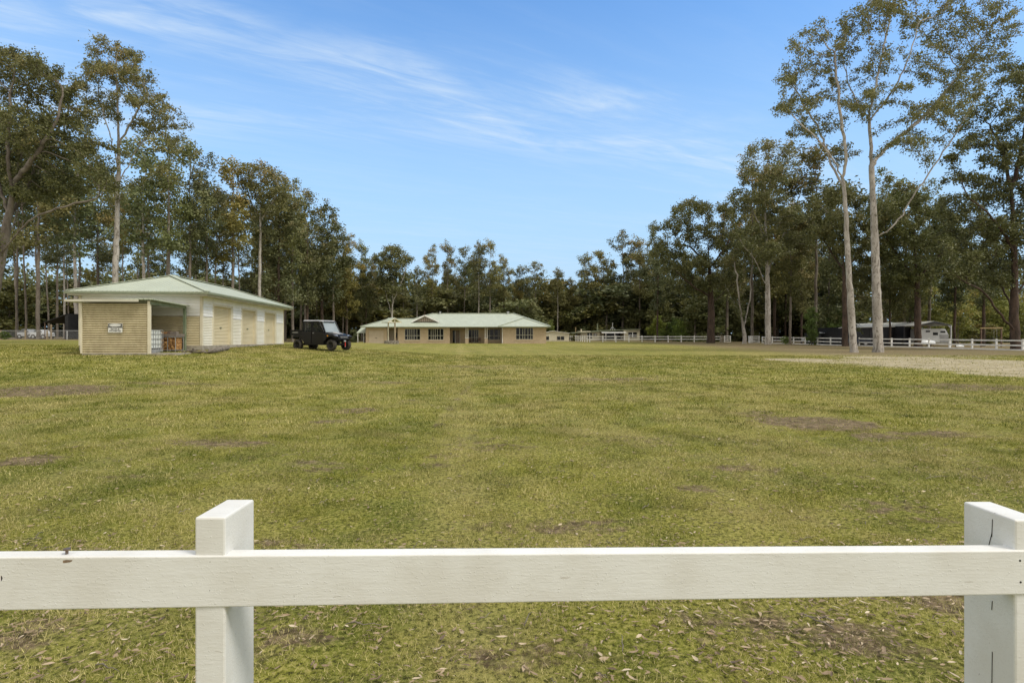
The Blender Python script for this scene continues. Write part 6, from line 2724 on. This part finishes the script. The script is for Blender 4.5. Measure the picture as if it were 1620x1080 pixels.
def right_sheds():
    # long charcoal shed with pale roofs; open carport gable with the caravan at its right
    Y = 84.0
    ox = X(1297, Y)
    z0 = G(ox, Y)

    def hz(p, y=0):
        return CAMZ - (p - HOR) / F * (Y + y) - z0

    def hx(p, y=0):
        return X(p, Y + y) - ox
    root = thing('low_shed', (ox, Y, z0), 'low dark shed with blue grey roof left of the pair of gums', 'shed')
    m = MB()
    m.box(hx(1300), hx(1346), .2, 5, 0, hz(526.5))
    m.build('wall', M['darkshed'], root)
    m = MB()
    m.slab([(hx(1294), -.3, hz(526.5)), (hx(1348), -.3, hz(526.5)), (hx(1348, 4), 4.5, hz(520.3, 4)), (hx(1299, 4), 4.5, hz(520.3, 4))], .08)
    m.build('roof', M['blueroof'], root)
    gdoor = mat('dark_grey_door', (.05, .05, .055), (.07, .07, .075), 2)
    for p in (1304, 1316, 1328):
        m = MB()
        m.box(hx(p), hx(p + 6), .14, .19, .2, 1.9)
        m.build('roller_door', gdoor, root)
    Y = 80.0
    ox = X(1325, Y)
    root = thing('charcoal_shed', (ox, Y + 4, G(ox, Y)), 'charcoal steel shed with long pale roof behind the pair of gums', 'shed')
    z0 = root.location.z

    def h2x(p, y=0):
        return X(p, Y + y) - ox

    def h2z(p, y=0):
        return CAMZ - (p - HOR) / F * (Y + y) - z0
    m = MB()
    m.box(h2x(1328, 0), h2x(1440, 0), -4 + .0, 4, 0, h2z(517.5))
    m.build('wall', M['darkshed'], root)
    m = MB()
    m.slab([(h2x(1324), -4.3, h2z(518.5)), (h2x(1450), -4.3, h2z(515.2)), (h2x(1450, 6), 1.5, h2z(509.5, 6)), (h2x(1345, 6), 1.5, h2z(512.2, 6))], .08)
    m.build('roof', M['paleroof'], root)
    cdoor = mat('charcoal_door', (.03, .03, .036), (.04, .04, .046), 2)
    for p in (1376, 1420):
        m = MB()
        m.box(h2x(p), h2x(p + 14), -4.06, -4.01, 0, 2.3)
        m.build('roller_door', cdoor, root)
    # carport
    Yc = 76.0
    ox = X(1476, Yc)
    z0 = G(ox, Yc)
    root = thing('carport', (ox, Yc, z0), 'open fronted steel carport sheltering the white caravan', 'carport')

    def h3x(p, y=0):
        return X(p, Yc + y) - ox

    def h3z(p, y=0):
        return CAMZ - (p - HOR) / F * (Yc + y) - z0
    m = MB()
    m.slab([(h3x(1449), -.0, h3z(514.6)), (h3x(1478), 0, h3z(507.6)), (h3x(1478), 8, h3z(507.6)), (h3x(1449), 8, h3z(514.6))], .1)
    m.slab([(h3x(1478), 0, h3z(507.6)), (h3x(1505), 0, h3z(513.8)), (h3x(1505), 8, h3z(513.8)), (h3x(1478), 8, h3z(507.6))], .1)
    m.build('roof', M['paleroof'], root)
    m = MB()
    m.prism_y([(h3x(1449), h3z(516)), (h3x(1449), h3z(514.9)), (h3x(1478), h3z(508)), (h3x(1505), h3z(514.2)), (h3x(1505), h3z(515.3)), (h3x(1490), h3z(513.4)), (h3x(1478), h3z(511.6)), (h3x(1465), h3z(513.5))], -.06, -.01)
    m.build('gable_sheet', M['darkshed'], root)
    m = MB()
    m.box(h3x(1447), h3x(1506), 7.9, 8.0, 0, h3z(515))
    m.box(h3x(1446), h3x(1448), 2, 8, 0, h3z(515))
    m.build('back_sheet', M['darkshed'], root)
    for (p, y) in ((1448, 0), (1504.3, 0), (1504.3, 7.8), (1476, 7.8)):
        m = MB()
        m.box(h3x(p) - .07, h3x(p) + .07, y - .08, y + .08, 0, h3z(514.5))
        m.build('post', M['steel'], root)
    m = MB()
    m.beam((h3x(1504), 0, h3z(518.5)), (h3x(1498), 0, h3z(513)), .08)
    m.build('brace', M['steel'], root)
    # caravan
    Yv = 78.5
    cx = X(1473, Yv)
    c = thing('caravan', (cx, Yv, G(cx, Yv)), 'white caravan with a sloping front standing inside the open carport', 'caravan')
    zc = c.location.z

    def vx(p):
        return X(p, Yv) - cx

    def vz(p):
        return CAMZ - (p - HOR) / F * Yv - zc
    m = MB()
    m.prism_y([(vx(1448), .45), (vx(1490), .45), (vx(1491.5), vz(529)), (vx(1487), vz(520.5)), (vx(1482), vz(519.8)), (vx(1450), vz(519.8)), (vx(1448), vz(521))], -1.05, 1.05)
    b = m.build('body', M['carwhite'], c, bevel=.08)
    m = MB()
    m.prism_y([(vx(1478), .42), (vx(1490.5), .42), (vx(1491.8), vz(529.2)), (vx(1477), vz(529.2))], -1.075, 1.075)
    m.build('stone_guard', M['grey'], c)
    for (a, b_, t_, bo) in ((1456, 1462, 523, 525.5), (1467, 1474.5, 526, 530), (1478.5, 1486, 523.5, 526.3)):
        m = MB()
        m.box(vx(a), vx(b_), -1.10, -1.06, vz(bo), vz(t_))
        m.build('window', M['pane'], c)
    m = MB()
    m.tube([(vx(1462), -1.0, .35), (vx(1462), -.8, .35)], .35, 18)
    m.build('wheel', M['tyre'], c)
    m = MB()
    m.beam((vx(1490), 0, .5), (vx(1503), 0, .48), .12)
    m.build('drawbar', M['steel'], c)
    # ochre crossbeam frame under the trees
    Yb = 72.0
    bx = X(1568, Yb)
    f = thing('beam_frame', (bx, Yb, G(bx, Yb)), 'ochre timber crossbeam on two thin posts with hanging ropes under the trees', 'frame')
    hb = CAMZ - (519 - HOR) / F * Yb - f.location.z
    m = MB()
    m.beam((X(1551, Yb) - bx, 0, hb), (X(1586, Yb) - bx, 0, hb + .05), .12, .13)
    m.build('crossbeam', M['ochre'], f)
    for p in (1553, 1585):
        m = MB()
        m.box(X(p, Yb) - bx - .07, X(p, Yb) - bx + .07, .02, .15, 0, hb)
        m.build('post', M['darktimber'], f)
    for p in (1572.5, 1577):
        m = MB()
        m.tube([(X(p, Yb) - bx, 0, hb), (X(p, Yb) - bx, 0, .5)], .015, 5)
        m.build('rope', M['grey'], f)
    # things lying about behind the fence
    for i, (p, Y_, w, h, d, mm, lb) in enumerate(((1466, 72, 1.9, .45, .9, 'carwhite', 'white upturned dinghy behind the fence in front of the caravan'),
                                                  (1518, 73, 1.0, .25, .5, 'carwhite', 'small white tub lying right of the carport behind the fence'))):
        q = MB()
        n = 9
        vs_, fs = [], []
        for j in range(n):
            t_ = j / (n - 1)
            ww = d / 2 * math.sin(math.pi * (.12 + .76 * t_)) ** .6
            hh = h * math.sin(math.pi * (.15 + .7 * t_)) ** .5
            for a in np.linspace(0, math.pi, 9):
                vs_.append((w * (t_ - .5), ww * math.cos(a), hh * math.sin(a)))
        for j in range(n - 1):
            for a in range(8):
                fs.append((j * 9 + a, j * 9 + a + 1, (j + 1) * 9 + a + 1, (j + 1) * 9 + a))
        q.smooth = True
        q.add(vs_, fs)
        o = q.build('dinghy' if i == 0 else 'plastic_tub', M[mm])
        x = X(p, Y_)
        o.location = (x, Y_, G(x, Y_) + .45 * (1 - i))
        tag(o, lb, 'boat' if i == 0 else 'tub')
    m = MB()
    x = X(1466, 72)
    o = thing('trestle', (x, 72, G(x, 72)), 'low dark trestle carrying the white upturned dinghy', 'trestle')
    for s_ in (-.7, .7):
        m.beam((s_, -.35, 0), (s_, 0, .46), .06)
        m.beam((s_, .35, 0), (s_, 0, .46), .06)
    m.build('leg_frame', M['darktimber'], o)
    m = MB()
    m.beam((-.9, 0, .42), (.9, 0, .42), .07)
    m.build('top_rail', M['darktimber'], o)


right_sheds()


def left_fence():
    Y = 76.0
    root = thing('wire_fence', (X(-40, Y), Y, G(X(-40, Y), Y)), 'grey pipe and wire fence along the left wood edge', 'fence')
    ox, oy, oz = root.location
    x0, x1 = X(-60, Y), X(128, Y)
    for p in (-35, 1.5, 40, 74.5, 106.5):
        x = X(p, Y)
        m = MB()
        m.box(x - ox - .06, x - ox + .06, -.06, .06, -.2, 1.25 if p != 106.5 else 1.15)
        m.build('post', M['timber'] if p != 106.5 else M['steel'], root)
    m = MB()
    zz = [G(x, Y) - oz for x in np.linspace(x0, x1, 12)]
    xs = np.linspace(x0, x1, 12)
    m.tube([(x - ox, 0, z + 1.18) for x, z in zip(xs, zz)], .03, 6)
    m.build('top_rail', M['steel'], root)
    m = MB()
    for h in (.15, .4, .65, .92):
        m.tube([(x - ox, 0, z + h) for x, z in zip(xs, zz)], .008, 4)
    n = 120
    for i in range(n):
        x = x0 + (x1 - x0) * i / n
        m.beam((x - ox, 0, .1 + G(x, Y) - oz), (x - ox, 0, 1.16 + G(x, Y) - oz), .008)
    m.build('wire_mesh', M['steel'], root)
    m = MB()
    x = X(81, Y + 1)
    p = thing('fence_stake', (x, Y + 1, G(x, Y + 1)), 'taller bare timber stake standing just behind the wire fence', 'stake')
    m.box(-.07, .07, -.07, .07, -.2, 1.95)
    m.build('shaft', M['timber'], p)
    m = MB()
    m.prism_y([(-.07, 1.95), (.07, 1.95), (.0, 2.03)], -.07, .07)
    m.build('tip', M['timber'], p)
    # black canopy
    Yc = 80.0
    cx = X(108, Yc)
    z = G(cx, Yc)

    def ax(p_):
        return X(p_, Yc) - cx

    def az(p_):
        return CAMZ - (p_ - HOR) / F * Yc - z
    c = thing('canopy', (cx, Yc, z), 'black lean-to canopy under the trees left of the shed', 'canopy')
    m = MB()
    m.slab([(ax(82), -1.5, az(510.2)), (ax(119), -1.5, az(496.5)), (ax(121), 2.2, az(496.5)), (ax(84), 2.2, az(510.2))], .10)
    m.build('roof', M['tarp'], c)
    m = MB()
    m.prism_y([(ax(86), az(510.5)), (ax(116), az(510.5)), (ax(116), az(499.5))], 1.9, 2.0)
    m.build('lining', M['tarpin'], c)
    m = MB()
    m.prism_y([(ax(115.5), 0), (ax(120), 0), (ax(120), az(497)), (ax(115), az(498))], -1.4, 2.0)
    m.build('side_sheet', M['tarp'], c)
    for (p_, y) in ((84, -1.4), (84, 2.1)):
        m = MB()
        m.beam((ax(p_), y, 0), (ax(p_), y, az(510)), .09)
        m.build('post', M['darktimber'], c)


left_fence()
